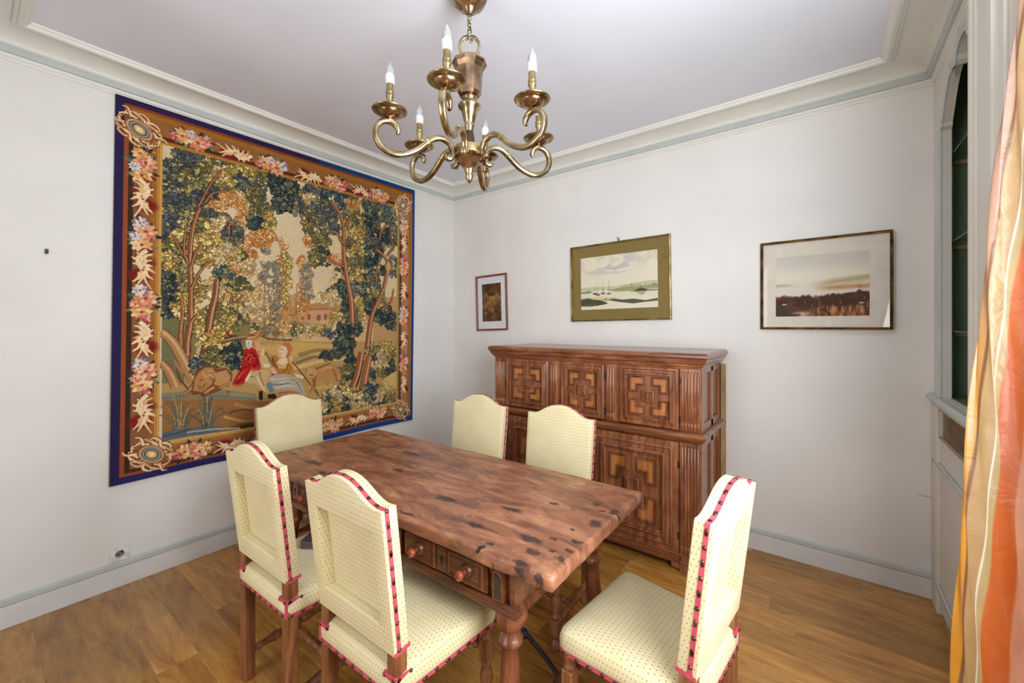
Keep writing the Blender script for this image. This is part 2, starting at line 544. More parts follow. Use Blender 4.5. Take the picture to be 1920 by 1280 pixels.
# ---- right wall: panelled bay with an arched display niche
half = [(-.215, 1.10), (-.215, 2.405), (-.236, 2.418), (-.236, 2.436), (-.262, 2.462), (-.30, 2.512), (-.34, 2.556), (-.385, 2.592), (-.43, 2.614),
        (-.462, 2.618), (-.470, 2.594), (-.494, 2.588), (-.512, 2.602), (-.520, 2.622), (-.545, 2.640), (-.575, 2.652), (-.61, 2.656)]
full = half + [(-1.22-p[0], p[1]) for p in half[-2::-1]]
wr = MB()
left = [(0, 1.10)] + [(0, ZC), (-.61, ZC)] + half[::-1]
wr.prism(left, 'x', W, W+.03)
right = [(-1.22-p[0], p[1]) for p in left]
wr.prism(right, 'x', W, W+.03)
wr.box(W, W+.03, 0, -1.22, 1.035, 1.10)
wr.box(W, W+.03, 0, -.10, .89, 1.035).box(W, W+.03, -.97, -1.22, .89, 1.035)
wr.box(W, W+.03, 0, -1.22, .04, .89)
wr.box(W-.012, W+.03, 0, -.15, 0, 1.08, .003)             # corner post standing on the floor
# embrasure and remainder around the right window
wr.box(W, W+.45, -1.22, -1.40, 0, ZC)
wr.box(W, W+.45, -2.95, D-.12, -.06, ZC)
wr.box(W+.06, W+.45, -1.40, -2.95, 2.5, ZC)
wall_right = struct(wr, 'wall_right', M_wallr)
# niche interior: cream front strip, then dark green lining
n = MB(); n.box(W+.03, W+.058, 0, -.07, 1.10, 2.78)
n.build('niche_jamb', M_wallr, wall_right)
n = MB()
n.box(W+.058, W+.34, 0, -.07, 1.05, 2.80).box(W+.03, W+.34, -1.06, -1.22, 1.05, 2.80)
n.box(W+.32, W+.36, -.07, -1.06, 1.05, 2.80).box(W+.03, W+.34, -.07, -1.06, 2.74, 2.80)
n.box(W+.03, W+.34, -.07, -1.06, 1.04, 1.098)
n.build('niche_lining', M_green, wall_right)
for z in (2.29, 1.862, 1.426):
    MB().box(W+.06, W+.31, -.07, -.084, z-.026, z-.005).build('shelf_batten', M_batten, wall_right)
# moulding around the arch, sill, panel mouldings, pilaster
path = [(W-.004, p[0], p[1]) for p in [(p[0]+(.016 if i < len(half)-1 else 0), p[1]+.012) for i, p in enumerate(half)]]
full3 = [(W, p[0], p[1]) for p in full]
def band(pts, w, h, base=W):
    """flat moulding band following the arch outline on its outer side"""
    n_ = len(pts); vs_ = []; fs_ = []
    for i in range(n_):
        a = Vector(pts[max(i-1, 0)][1:]); b = Vector(pts[i][1:]); c = Vector(pts[min(i+1, n_-1)][1:])
        t = (c-a).normalized(); nn = Vector((t.y, -t.x))
        if nn.x*(1 if b.x > -.61 else -1) < -.2 : nn = -nn
        if abs(b.x+.61) < .01: nn = Vector((0, 1))
        for d, hh in ((0, 0), (0, h*.6), (w*.25, h), (w*.5, h*.7), (w*.75, h), (w, h*.5), (w, 0)):
            q = b+nn*d; vs_.append((base-hh, q.x, q.y))
    for i in range(n_-1):
        for k in range(6):
            fs_.append((i*7+k, i*7+k+1, i*7+8+k, i*7+7+k))
    return vs_, fs_
b_ = MB(); b_.add(*band(full3, .042, .014)); b_.build('arch_moulding', M_grey, wall_right)
s_ = MB(); s_.box(W-.035, W+.03, -.02, -1.2, 1.062, 1.098, .012); s_.box(W-.018, W, -.03, -1.2, 1.045, 1.062, .004)
s_.build('niche_sill', M_grey, wall_right)
def frame_x(mb, y0, y1, z0, z1, w, h, base):
    mb.box(base-h, base, y0, y0-w, z0, z1, .003).box(base-h, base, y1+w, y1, z0, z1, .003)
    mb.box(base-h, base, y0, y1, z0, z0+w, .003).box(base-h, base, y0, y1, z1-w, z1, .003)
p_ = MB(); frame_x(p_, -.04, -1.02, .13, .765, .022, .012, W-.0005); p_.build('panel_moulding', M_grey, wall_right)
# radiator grille: wooden frame and woven wire
g = MB(); frame_x(g, -.095, -.975, .885, 1.04, .014, .006, W+.002); g.build('grille_frame', M_batten, wall_right)
g = MB()
for i in range(36): g.box(W+.010, W+.012, -.10-i*.024, -.1025-i*.024, .89, 1.035)
for i in range(12): g.box(W+.0125, W+.0145, -.10, -.97, .893+i*.012, .895+i*.012)
o = g.build('grille_wire', plain_mat('grille_wire', (176, 146, 112), .5, .3), wall_right); o['kind'] = 'stuff'
MB().box(W+.035, W+.04, -.05, -1.0, .85, 1.06).build('radiator_void', plain_mat('dark_void', (34, 26, 22), .8), wall_right)
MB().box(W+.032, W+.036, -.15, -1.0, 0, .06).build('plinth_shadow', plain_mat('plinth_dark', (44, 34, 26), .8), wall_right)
# pilaster between niche and window
p_ = MB()
p_.box(W-.05, W+.02, -1.0, -1.36, 0, ZC, .004)
p_.box(W-.062, W-.045, -1.0, -1.03, 0, ZC, .005).box(W-.056, W-.045, -1.045, -1.06, 0, ZC, .003)
p_.box(W-.066, W-.045, -1.25, -1.285, 0, ZC, .006).box(W-.058, W-.045, -1.31, -1.36, 0, ZC, .004)
struct(p_, 'trim_3', M_wallr)

# cornice running round the room
rectp = [(0, D), (W, D), (W, 0), (0, 0)]
def ring_trim(mb, prof):
    rings = [[(p[0], p[1], z) for p in offset_poly(rectp, d)] for d, z in prof]
    vs_ = [p for r in rings for p in r]; fs_ = []
    for i in range(len(prof)-1):
        for k in range(4):
            k2 = (k+1) % 4
            fs_.append((i*4+k, i*4+k2, i*4+4+k2, i*4+4+k))
    mb.add(vs_, fs_)
c = MB()
cove = [(.0, 2.728), (.006, 2.730), (.006, 2.744), (.012, 2.746), (.014, 2.760), (.014, 2.79), (.03, 2.796), (.034, 2.802)]
for k in range(9):
    a = k/8*math.pi/2
    cove.append((.036+.13*(1-math.cos(a)), 2.803+.043*math.sin(a)))
cove.append((.19, 2.849))
ring_trim(c, cove)
trim1 = struct(c, 'trim_1', M_cornice)
c = MB(); ring_trim(c, [(.012, 2.761), (.026, 2.763), (.032, 2.772), (.030, 2.782), (.036, 2.790), (.034, 2.796), (.012, 2.797)])
c.build('picture_rail', M_grey, trim1)
c = MB(); ring_trim(c, [(.172, 2.851), (.172, 2.838), (.178, 2.834), (.184, 2.836), (.190, 2.826), (.206, 2.822), (.216, 2.826), (.222, 2.838), (.228, 2.840), (.230, 2.851)])
struct(c, 'trim_2', M_cornice)

# baseboards
for nm, args in (('baseboard_left', (0, .012, D, 0)), ('baseboard_back', (.012, W, -.012, 0))):
    x0, x1, ya, yb = args
    bb = struct(MB().box(x0, x1, ya, yb, 0, .108, .002), nm, M_base)
    e = .006
    if nm == 'baseboard_left': cap = MB().box(0, .018, ya, yb, .108, .142, .006)
    else: cap = MB().box(.018, W, -.018, 0, .108, .142, .006)
    cap.build('baseboard_cap', M_grey, bb)

# French windows: frames, sashes and panes
def french_window(name, along, a0, a1, z1, plane, n_sash):
    mb = MB()
    def bx(p0, p1, d0, d1, z0_, z1_):
        if along == 'y': mb.box(plane+d0, plane+d1, p0, p1, z0_, z1_, .004)
        else: mb.box(p0, p1, plane+d0, plane+d1, z0_, z1_, .004)
    bx(a0, a0+.06, 0, .07, 0, z1); bx(a1-.06, a1, 0, .07, 0, z1); bx(a0+.06, a1-.06, 0, .07, z1-.06, z1); bx(a0+.06, a1-.06, 0, .07, 0, .05)
    w = (a1-a0-.12)/n_sash
    glass = []
    for i in range(n_sash):
        s0 = a0+.06+i*w; s1 = s0+w
        bx(s0, s0+.045, .01, .055, .05, z1-.06); bx(s1-.045, s1, .01, .055, .05, z1-.06)
        for zz in (.05, .5, 1.15, 1.8, z1-.12): bx(s0+.045, s1-.045, .012, .052, zz, zz+(.06 if zz in (.05, z1-.12) else .035))
        zs = [.11, .5, 1.15, 1.8, z1-.12]
        for q in range(4):
            glass.append((s0+.045, s1-.045, zs[q]+(.035 if q else 0), zs[q+1]))
    o = struct(mb, name, M_wallr)
    for (p0, p1, za, zb) in glass:
        gm = MB()
        if along == 'y': gm.box(plane+.03, plane+.034, p0, p1, za, zb)
        else: gm.box(p0, p1, plane+.03, plane+.034, za, zb)
        gm.build('pane', M_glass, o)
french_window('window_1', 'y', -2.95, -1.40, 2.5, W+.25, 2)
french_window('added_window_2', 'x', .95, 2.05, 2.5, -5.30, 2)  # unseen window, added to let fill light in from behind the camera

# shelves of the niche
for z, w_ in ((2.29, 'upper'), (1.862, 'middle'), (1.426, 'lower')):
    o = MB().box(W+.034, W+.31, -.071, -1.058, z-.005, z+.003, .001).build('glass_shelf', M_shelfglass)
    setp(o, {'upper': 'topmost clear glass shelf in the arched wall niche', 'middle': 'middle clear glass shelf in the arched wall niche',
             'lower': 'lowest clear glass shelf in the arched niche, at eye level'}[w_], 'shelf', 'glass shelves in the niche')

# socket and wall hooks
sock = empty('wall_socket', (0, -2.596, .1825))
setp(sock, 'square white electrical socket low on the left wall', 'socket')
MB().box(0, .008, -.041, .041, -.041, .041, .003).build('cover_plate', M_white, sock)
RX = Matrix.Rotation(R(90), 4, 'Y')
MB().lathe([(.021, 0), (.021, .0095), (.019, .0105), (.0185, .0095), (.0185, .0065)], 28, RX, caps=False).lathe([(.019, .0085), (0.0005, .0085)], 28, RX).build('socket_well', M_greypl, sock)
h = MB()
for (yy, zz) in ((-.0095, 0), (.0095, 0)): h.lathe([(.0028, .0086), (.0028, .0095)], 10, Matrix.Translation((0, yy, zz)) @ RX)
h.build('socket_hole', M_black, sock)
MB().lathe([(.0026, .0085), (.0026, .016), (.001, .017)], 10, Matrix.Translation((0, 0, .008)) @ RX).build('earth_pin', M_steel, sock)
hk = MB().box(0, .014, -.006, .006, -.012, .012, .003).box(.006, .018, -.004, .004, -.014, -.006, .002)
setp(hk.build('wall_plug', plain_mat('plug_brown', (70, 60, 54), .5), loc=(0, -2.867, 1.828)), 'small dark metal plug stuck in bare left wall', 'wall plug')

# ================================================================== chairs
def turned(L):
    """profile of a turned stretcher of length L along z, centred on 0"""
    h = L/2
    half_p = [(.010, -h), (.012, -h+.012), (.017, -h+.022), (.012, -h+.032), (.010, -h+.038), (.016, -h+.044), (.016, -h+.050), (.011, -h+.056),
              (.014, -h*.55), (.020, -h*.40), (.014, -h*.24), (.011, -h*.20), (.018, -h*.16), (.018, -h*.12), (.012, -h*.08), (.017, -.001)]
    half_p = sorted(half_p, key=lambda q: q[1])
    return half_p + [(r, -z) for r, z in half_p[::-1] if z < -.0005]

def nail_at(mb, p, t, nrm, oblong):
    t = Vector(t).normalized(); nrm = Vector(nrm).normalized(); b = nrm.cross(t)
    M = Matrix((t, b, nrm)).transposed().to_4x4()
    if oblong: mb.ball(p, .0064, 1.75, .8, .5, 8, 4, M)
    else: mb.ball(p, .0064, 1, 1, .6, 8, 4, M)

def make_chair():
    root = empty('dining_chair')
    # ---- seat
    hw0, hw1, yr, yf = .198, .226, -.208, .215
    out = [(-hw0, yr), (hw0, yr), (hw1, yf-.03), (hw1-.008, yf-.008), (hw1-.03, yf), (-hw1+.03, yf), (-hw1+.008, yf-.008), (-hw1, yf-.03)]
    dens = []
    for i in range(len(out)):
        a = Vector(out[i]); b = Vector(out[(i+1) % len(out)])
        k = max(1, int((b-a).length/.05))
        for q in range(k): dens.append(tuple(a.lerp(b, q/k)))
    seat = MB(); rings = []
    for d, z in ((.0, .408), (-.002, .43), (-.002, .452), (.002, .466), (.009, .475), (.020, .481), (.05, .488), (.09, .492), (.14, .494)):
        rings.append([(p[0], p[1], z) for p in offset_poly(dens, d)] if d < .005 else [((1-d/.21)*p[0], (1-d/.21)*p[1], z) for p in dens])
    m = len(dens); vs_ = [p for r in rings for p in r]; fs_ = []
    for i in range(len(rings)-1):
        for k in range(m): fs_.append((i*m+k, i*m+(k+1) % m, (i+1)*m+(k+1) % m, (i+1)*m+k))
    fs_.append(tuple((len(rings)-1)*m+k for k in range(m))); fs_.append(tuple(range(m))[::-1])
    seat.add(vs_, fs_, True)
    so = seat.build('seat', M_fab, root)
    # ---- pink braid and nails round the seat
    tr = MB(); nl = MB()
    pth = offset_poly(dens, -.0015); n_ = len(pth)
    v0 = [(p[0], p[1], .404) for p in pth] + [(p[0], p[1], .417) for p in pth] + [(p[0], p[1], .404) for p in offset_poly(dens, .004)]
    f0 = [(k, (k+1) % n_, n_+(k+1) % n_, n_+k) for k in range(n_)] + [(2*n_+k, 2*n_+(k+1) % n_, (k+1) % n_, k) for k in range(n_)]
    tr.add(v0, f0)
    acc = 0; nxt = .02; cnt = 0
    big = offset_poly(dens, -.003)
    for k in range(n_):
        a = Vector(big[k]); b = Vector(big[(k+1) % n_]); L = (b-a).length
        t = (b-a).normalized(); nn = Vector((t.y, -t.x))
        while nxt <= acc+L:
            q = a + t*(nxt-acc)
            nail_at(nl, (q.x, q.y, .4105), (t.x, t.y, 0), (nn.x, nn.y, 0), cnt % 2 == 1 and abs(t.x) < .5)
            cnt += 1; nxt += .044
        acc += L
    for s in (-1, 1):
        x = s*hw0
        tr.box(x-s*.012, x+s*.0022, yr-.0022, yr+.0, .415, .462).box(x-s*.0, x+s*.0022, yr-.0022, yr+.012, .415, .462)
        tr.box(s*.148, s*.2, yr-.0022, yr+.002, .456, .468); tr.box(x-s*.002, x+s*.0022, yr, yr+.055, .456, .468)
        tr.box(s*.145, s*.156, yr-.002, yr+.045, .462, .4705)
        for (px, py, nx, ny) in ((s*.15, yr-.0025, 0, -1), (s*.19, yr-.0025, 0, -1), (x+s*.0025, yr+.01, s, 0), (x+s*.0025, yr+.052, s, 0)):
            nail_at(nl, (px, py, .462), (0, 0, 1), (nx, ny, 0), False)
    # ---- back rest
    rt = [(.195, 0), (.1965, .08), (.198, .17), (.199, .26), (.200, .34), (.200, .424), (.182, .4225), (.165, .4225), (.145, .427), (.122, .437), (.098, .451), (.074, .464), (.048, .474), (.024, .479), (0, .4805)]
    outl = rt + [(-p[0], p[1]) for p in rt[-2::-1]]           # right bottom -> top -> left bottom
    outl = outl + [(-.1, 0), (0, 0), (.1, 0)]
    n_ = len(outl)
    cx = lambda p: (max(-.146, min(.146, p[0])), max(.075, min(.352, p[1])))
    bk = MB()
    yb, yfr = -.05, 0.0
    inner = [cx(p) for p in outl]
    bulge = [(p[0]*.9, .02+(p[1]-.02)*.94+.004) for p in outl]
    R0 = [(p[0], yb, p[1]) for p in outl]; R1 = [(p[0], yfr, p[1]) for p in outl]
    R2 = [(p[0], yfr+.007, p[1]) for p in bulge]
    I0 = [(p[0], yb, p[1]) for p in inner]; I1 = [(p[0]*.985, yb+.033, .2+(p[1]-.2)*.985) for p in inner]
    vs_ = R0+R1+R2+I0+I1; fs_ = []
    for k in range(n_):
        k2 = (k+1) % n_
        fs_.append((k, k2, n_+k2, n_+k)); fs_.append((n_+k, n_+k2, 2*n_+k2, 2*n_+k))
        fs_.append((k2, k, 3*n_+k, 3*n_+k2)); fs_.append((3*n_+k2, 3*n_+k, 4*n_+k, 4*n_+k2))
    fs_.append(tuple(2*n_+k for k in range(n_)))
    bk.add(vs_, fs_, True)
    # recessed panel with dart-like pull at its top
    pin = [(-.1438, .075), (.1438, .075), (.1438, .352), (-.1438, .352)]
    bk.add([(p[0], yb+.0325, p[1]) for p in pin], [(0, 3, 2, 1)], False)
    lean = Matrix.Translation((0, -.160, .534)) @ Matrix.Rotation(R(6.5), 4, 'X')
    bk.v = [tuple(lean @ Vector(p)) for p in bk.v]
    bo = bk.build('backrest', M_fab, root)
    me = bo.data
    import bmesh
    bm = bmesh.new(); bm.from_mesh(me); bmesh.ops.remove_doubles(bm, verts=bm.verts, dist=1e-5); bm.to_mesh(me); bm.free()
    bv = bo.modifiers.new('bevel', 'BEVEL'); bv.width = .007; bv.segments = 3; bv.limit_method = 'ANGLE'; bv.angle_limit = R(50)
    # braid on the sides and over the top
    bt = MB(); bn = MB()
    path2 = outl[:len(rt)*2-1]
    dn = [tuple(Vector(a).lerp(Vector(b), q/2)) for a, b in zip(path2, path2[1:]) for q in (0, 1)] + [path2[-1]]
    P3 = []; U3 = []
    for i, p in enumerate(dn):
        a = Vector(dn[max(0, i-1)]); b = Vector(dn[min(len(dn)-1, i+1)]); t = (b-a).normalized(); nn = Vector((t.y, -t.x))
        P3.append((p[0]+nn.x*.0005, -.033, p[1]+nn.y*.0005)); U3.append((nn.x, 0, nn.y))
    P3 = [tuple(lean @ Vector(p)) for p in P3]; LR = lean.to_3x3(); U3 = [tuple(LR @ Vector(p)) for p in U3]
    bt.sweep(P3, [(-.0062, -.001), (.0062, -.001), (.0062, .0016), (-.0062, .0016)], False, False, U3)
    acc = 0; nxt = .012; cnt = 0
    for i in range(len(P3)-1):
        a = Vector(P3[i]); b = Vector(P3[i+1]); L = (b-a).length
        while nxt <= acc+L:
            q = a.lerp(b, (nxt-acc)/L)+Vector(U3[i])*.002
            nail_at(bn, q, b-a, U3[i], cnt % 2 == 1); cnt += 1; nxt += .041
        acc += L
    for s in (-1, 1):
        bt.box(s*.193, s*.1975, -.05, .004, -.0015, .010, M=lean)
    bt.v += []; 
    tr.add(bt.v, bt.f); nl.add(bn.v, bn.f, True)
    to = tr.build('braid_trim', M_pink, root)
    no = nl.build('upholstery_nails', M_nail, root); no['kind'] = 'stuff'
    # ---- legs
    for s in (-1, 1):
        MB().box(s*.175-.021, s*.175+.021, -.206, -.164, 0, .545, .004).build('rear_leg', M_chairw, root)
        f = MB(); x, y_ = s*.196, .186
        T = Matrix.Translation((x, y_, 0))
        f.lathe([(.012, 0), (.020, .004), (.025, .018), (.025, .034), (.017, .050), (.013, .056), (.017, .062), (.014, .072)], 14, T)
        f.box(x-.021, x+.021, y_-.021, y_+.021, .07, .14, .005)
        f.lathe([(.013, .138), (.019, .148), (.019, .154), (.013, .160), (.015, .172), (.022, .196), (.024, .212), (.020, .236), (.014, .252), (.019, .258), (.019, .264), (.014, .272)], 14, T)
        f.box(x-.021, x+.021, y_-.021, y_+.021, .27, .345, .005)
        f.lathe([(.013, .343), (.020, .350), (.020, .355), (.014, .361), (.019, .378), (.024, .394), (.020, .406)], 14, T)
        f.build('front_leg', M_chairw, root)
        ymid = (-.187+.186)/2; L = .186+.187
        a = Vector((s*.175, -.187, .105)); b = Vector((s*.196, .186, .105)); d = b-a
        M = Matrix.Translation((a+b)/2) @ d.to_track_quat('Z', 'Y').to_matrix().to_4x4()
        MB().lathe(turned(d.length), 12, M).build('side_stretcher', M_chairw, root)
    MB().lathe(turned(.37), 12, Matrix.Translation((0, 0, .105)) @ Matrix.Rotation(R(90), 4, 'Y')).build('cross_stretcher', M_chairw, root)
    MB().lathe(turned(.39), 12, Matrix.Translation((0, .186, .307)) @ Matrix.Rotation(R(90), 4, 'Y')).build('front_stretcher', M_chairw, root)
    return root
chair0 = make_chair()
spots = [(1.41, -2.218, 1.5, 'yellow dotted upholstered chair with a dark wooden block on its seat'),
         (1.99, -2.185, 1.0, 'nearest yellow dotted chair with its back to the viewer at the table drawers'),
         (0.612, -1.85, -89.4, 'yellow dotted chair at the table end in front of the tapestry'),
         (1.38, -1.335, 185.0, 'yellow dotted chair behind the table near the room corner, left of its neighbour'),
         (1.97, -1.335, 182.7, 'yellow dotted chair behind the table in front of the cabinet doors'),
         (2.685, -1.752, 84.0, 'yellow dotted chair pulled away from the right table end, seen sideways')]
for i, (x, y_, a, lab) in enumerate(spots):
    o = chair0 if i == 0 else copy_tree(chair0)
    o.location = (x, y_, 0); o.rotation_euler = (0, 0, R(a))
    setp(o, lab, 'chair', 'upholstered dining chairs around the table')
# wedge-shaped dark wooden block on the left chair
bl = MB()
bl.prism([(-.062, 0), (.062, 0), (.062, .030), (.012, .038), (-.004, .028), (-.062, .036)], 'y', -.044, .044)
o = bl.build('wooden_block', wood_mat('slate_brown_block', (66, 52, 58), (92, 74, 80), (118, 98, 104), 'x', rough=.5), loc=(1.372, -2.175, .4945), rot=(0, 0, R(35)), bevel=.004)
setp(o, 'dark grey-brown notched wooden block lying on a chair seat', 'wooden block')

# ================================================================== table
def table_top_mat():
    m, nt, b = new_mat('worn_walnut_top')
    v = coords(nt, 'Object', (1.6, 5.5, 4.0))
    n1 = N(nt, 'TexNoise', Scale=2.6, Detail=9.0, Roughness=0.68, Distortion=0.9); nt.links.new(v, n1.inputs['Vector'])
    base = ramp(nt, n1.outputs[0], [(0.28, (80, 46, 34)), (0.42, (130, 80, 56)), (0.54, (162, 106, 76)), (0.72, (196, 146, 112))]).outputs[0]
    v2 = coords(nt, 'Object', (1.6, 3.0, 2.0))
    n2 = N(nt, 'TexNoise', Scale=3.0, Detail=6.0, Roughness=0.62); nt.links.new(v2, n2.inputs['Vector'])
    w = ramp(nt, n2.outputs[0], [(0.50, (0, 0, 0, 1)), (0.66, (1, 1, 1, 1))]).outputs[0]
    c = mix(nt, math_n(nt, 'MULTIPLY', w, 0.6), base, lin4((84, 46, 34)))
    # small dark pits
    v3 = coords(nt, 'Object', (22, 30, 20))
    n3 = N(nt, 'TexNoise', Scale=1.6, Detail=3.0, Roughness=0.6); nt.links.new(v3, n3.inputs['Vector'])
    pit = ramp(nt, n3.outputs[0], [(0.66, (0, 0, 0, 1)), (0.74, (1, 1, 1, 1))]).outputs[0]
    # named burns, knots and gouges of the old slab (centre x, y, half sizes)
    stains = TABLE_STAINS
    oc = coords(nt, 'Object')
    nd = N(nt, 'TexNoise', Scale=38.0, Detail=3.0); nt.links.new(oc, nd.inputs['Vector'])
    off = nt.nodes.new('ShaderNodeVectorMath'); off.operation = 'MULTIPLY_ADD'
    nt.links.new(nd.outputs['Color'], off.inputs[0]); off.inputs[1].default_value = (.05, .036, 0); nt.links.new(oc, off.inputs[2])
    cur = None
    for (sx, sy, rx, ry) in stains:
        mp = nt.nodes.new('ShaderNodeMapping'); mp.vector_type = 'POINT'
        mp.inputs['Location'].default_value = (-(sx+.025)/rx, -(sy+.018)/ry, 0); mp.inputs['Scale'].default_value = (1/rx, 1/ry, 0)
        nt.links.new(off.outputs[0], mp.inputs[0])
        ln = nt.nodes.new('ShaderNodeVectorMath'); ln.operation = 'LENGTH'; nt.links.new(mp.outputs[0], ln.inputs[0])
        cur = ln.outputs['Value'] if cur is None else math_n(nt, 'MINIMUM', cur, ln.outputs['Value'])
    mr = nt.nodes.new('ShaderNodeMapRange'); mr.inputs['From Min'].default_value = .6; mr.inputs['From Max'].default_value = 1.2
    mr.inputs['To Min'].default_value = 1; mr.inputs['To Max'].default_value = 0; nt.links.new(cur, mr.inputs[0])
    allp = math_n(nt, 'MAXIMUM', math_n(nt, 'MULTIPLY', pit, .75), mr.outputs[0])
    c = mix(nt, math_n(nt, 'MULTIPLY', allp, .85), c, lin4((36, 28, 32)))
    nt.links.new(c, b.inputs['Base Color'])
    rr = math_n(nt, 'MULTIPLY_ADD', n1.outputs[0], .3, .22); nt.links.new(rr, b.inputs['Roughness'])
    hgt = math_n(nt, 'SUBTRACT', math_n(nt, 'MULTIPLY', n1.outputs[0], .35), allp)
    bump(nt, b, hgt, 0.6, 0.004)
    return m
TABLE_STAINS = [(0.734, -0.226, 0.045, 0.018), (0.875, 0.12, 0.022, 0.03), (0.855, -0.002, 0.026, 0.03), (0.662, 0.05, 0.022, 0.012), (0.812, -0.09, 0.014, 0.01), (0.784, -0.287, 0.035, 0.016), (0.866, -0.269, 0.022, 0.012), (0.784, -0.357, 0.03, 0.014), (0.796, -0.18, 0.012, 0.01), (0.86, -0.154, 0.016, 0.014), (0.865, -0.217, 0.012, 0.01), (0.827, -0.248, 0.014, 0.012), (0.857, -0.371, 0.014, 0.01), (-0.559, -0.245, 0.07, 0.022), (-0.383, -0.294, 0.04, 0.014), (-0.13, -0.065, 0.035, 0.014), (-0.774, 0.257, 0.04, 0.02), (-0.792, -0.231, 0.05, 0.014), (0.646, -0.322, 0.02, 0.012), (0.794, 0.14, 0.02, 0.01), (0.835, 0.096, 0.012, 0.008), (0.289, -0.167, 0.06, 0.02), (-0.282, 0.141, 0.08, 0.018), (0.559, -0.088, 0.05, 0.018), (0.929, -0.019, 0.012, 0.02), (0.529, -0.264, 0.04, 0.012), (-0.199, -0.315, 0.04, 0.01), (0.059, -0.335, 0.05, 0.008), (0.262, -0.343, 0.04, 0.008)]
M_table = table_top_mat()
table = empty('refectory_table', (1.645, -1.80, 0), (0, 0, R(1.2)))
setp(table, 'long antique walnut refectory table with scarred thick top and drawers', 'table')
tt = MB()
r2 = random.Random(3)
outl = []
def edge(a, b, n_, j):
    a = Vector(a); b = Vector(b); t = (b-a).normalized(); nn = Vector((t.y, -t.x)); val = 0
    for k in range(n_):
        val = .7*val + r2.uniform(-j, j)
        outl.append(tuple(a.lerp(b, k/n_)+nn*(val if k else 0)))
edge((-.895, -.3825), (.895, -.3625), 60, .0022)
edge((.895, -.3625), (.895, .3725), 26, .0016)
edge((.895, .3725), (-.895, .372), 60, .0018)
edge((-.895, .372), (-.895, -.3825), 26, .0016)
m = len(outl); rings = []
for d, z in ((.007, .718), (.001, .722), (0, .730), (.0, .752), (.002, .759), (.006, .7635), (.012, .765)):
    rings.append([(p[0]+r2.uniform(-.001, .001), p[1]+r2.uniform(-.001, .001), z+(r2.uniform(-.0012, .0004) if z > .755 else 0)) for p in offset_poly(outl, d)])
vs_ = [p for r in rings for p in r]; fs_ = []
for i in range(len(rings)-1):
    for k in range(m): fs_.append((i*m+k, i*m+(k+1) % m, (i+1)*m+(k+1) % m, (i+1)*m+k))
tt.add(vs_, fs_, True); tt.add(rings[-1], [tuple(range(m))]); tt.add(rings[0], [tuple(range(m))[::-1]])
tt.build('table_top', M_table, table)
FX0, FX1, FY = -.785, .750, .335
fr = MB()
fr.box(FX0+.01, FX1-.01, -FY+.012, FY-.012, .60, .72)
# plain boards at the ends and the back
fr.box(FX0, FX0+.02, -FY, FY, .60, .72, .002).box(FX1-.02, FX1, -FY, FY, .60, .72, .002).box(FX0, FX1, FY-.02, FY, .60, .72, .002)
fr.build('frieze', M_frieze, table)
# stepped moulding below the frieze
mo = MB()
def rect_loft(mb, x0, x1, y0, y1, prof, back=True):
    """prof: (overhang, z) rings of a rectangle; back=False keeps y1 straight"""
    rg = [[(x0-o, y0-o, z), (x1+o, y0-o, z), (x1+o, y1+(o if back else 0), z), (x0-o, y1+(o if back else 0), z)] for o, z in prof]
    vs_ = [p for r in rg for p in r]; fs_ = []
    for i in range(len(rg)-1):
        for k in range(4): fs_.append((i*4+k, i*4+(k+1) % 4, i*4+4+(k+1) % 4, i*4+4+k))
    n_ = len(rg)-1
    fs_.append((3, 2, 1, 0)); fs_.append(tuple(n_*4+k for k in range(4)))
    mb.add(vs_, fs_)
rect_loft(mo, FX0, FX1, -FY, FY, [(.0, .578), (.012, .580), (.016, .586), (.008, .594), (.010, .600), (.002, .606), (.0, .607)])
mo.build('frieze_moulding', M_frieze, table)
# posts between the drawers, dark with side scrolls
for px_ in (-.765, -.285, .215, .690):
    p = MB(); p.box(px_-.022, px_+.022, -FY-.010, -FY+.015, .606, .716, .003)
    po = p.build('frieze_post', M_frieze, table)
    q = MB(); q.box(px_-.012, px_+.012, -FY-.0115, -FY-.008, .618, .690, .001)
    q.build('post_inlay', M_dark, po)
    q = MB(); q.sweep(catmull([(px_-.02, -FY-.014, .708), (px_-.004, -FY-.020, .702), (px_+.006, -FY-.022, .712), (px_+.016, -FY-.019, .700), (px_+.022, -FY-.014, .690)], 4), [(-.004, -.003), (.004, -.003), (.004, .003), (-.004, .003)], False, True)
    q.build('bracket', M_frieze, po)
RY = Matrix.Rotation(R(90), 4, 'X')
for dx in (-.740, -.240, .255):
    dw = empty('drawer', (dx, -FY, 0)); dw.parent = table
    w = .39
    b_ = MB(); b_.box(0, w, -.004, .02, .612, .712, .002); b_.build('drawer_front', M_frieze, dw)
    md = MB()
    for (a0, a1) in ((.008, .165), (.225, .382)):
        loop_mould(md, rect(a0, a1, .618, .706), [(0, .0), (0, .006), (.004, .011), (.008, .011), (.011, .005), (.016, .004), (.019, .007), (.022, .004)], -.004, -1, True)
    md.build('drawer_panel', M_frieze, dw)
    kb = MB().box(.170, .220, -.009, -.003, .622, .702, .002); kb.build('key_plate', M_frieze, dw)
    kh = MB().lathe([(.008, 0), (.008, .0015)], 12, Matrix.Translation((.195, -.009, .664)) @ RY).box(.191, .199, -.0105, -.009, .640, .664); kh.build('keyhole', M_black, dw)
    for kx in (.081, .309):
        k = MB(); T = Matrix.Translation((kx, -.008, .660)) @ RY
        k.lathe([(.024, -.002), (.024, .003), (.020, .006), (.020, .009), (.016, .011)], 18, T).build('knob_rosette', M_frieze, dw)
        k = MB(); k.lathe([(.008, .010), (.007, .018), (.009, .022), (.015, .030), (.0165, .037), (.014, .043), (.006, .046)], 16, T).build('knob', M_knob, dw)
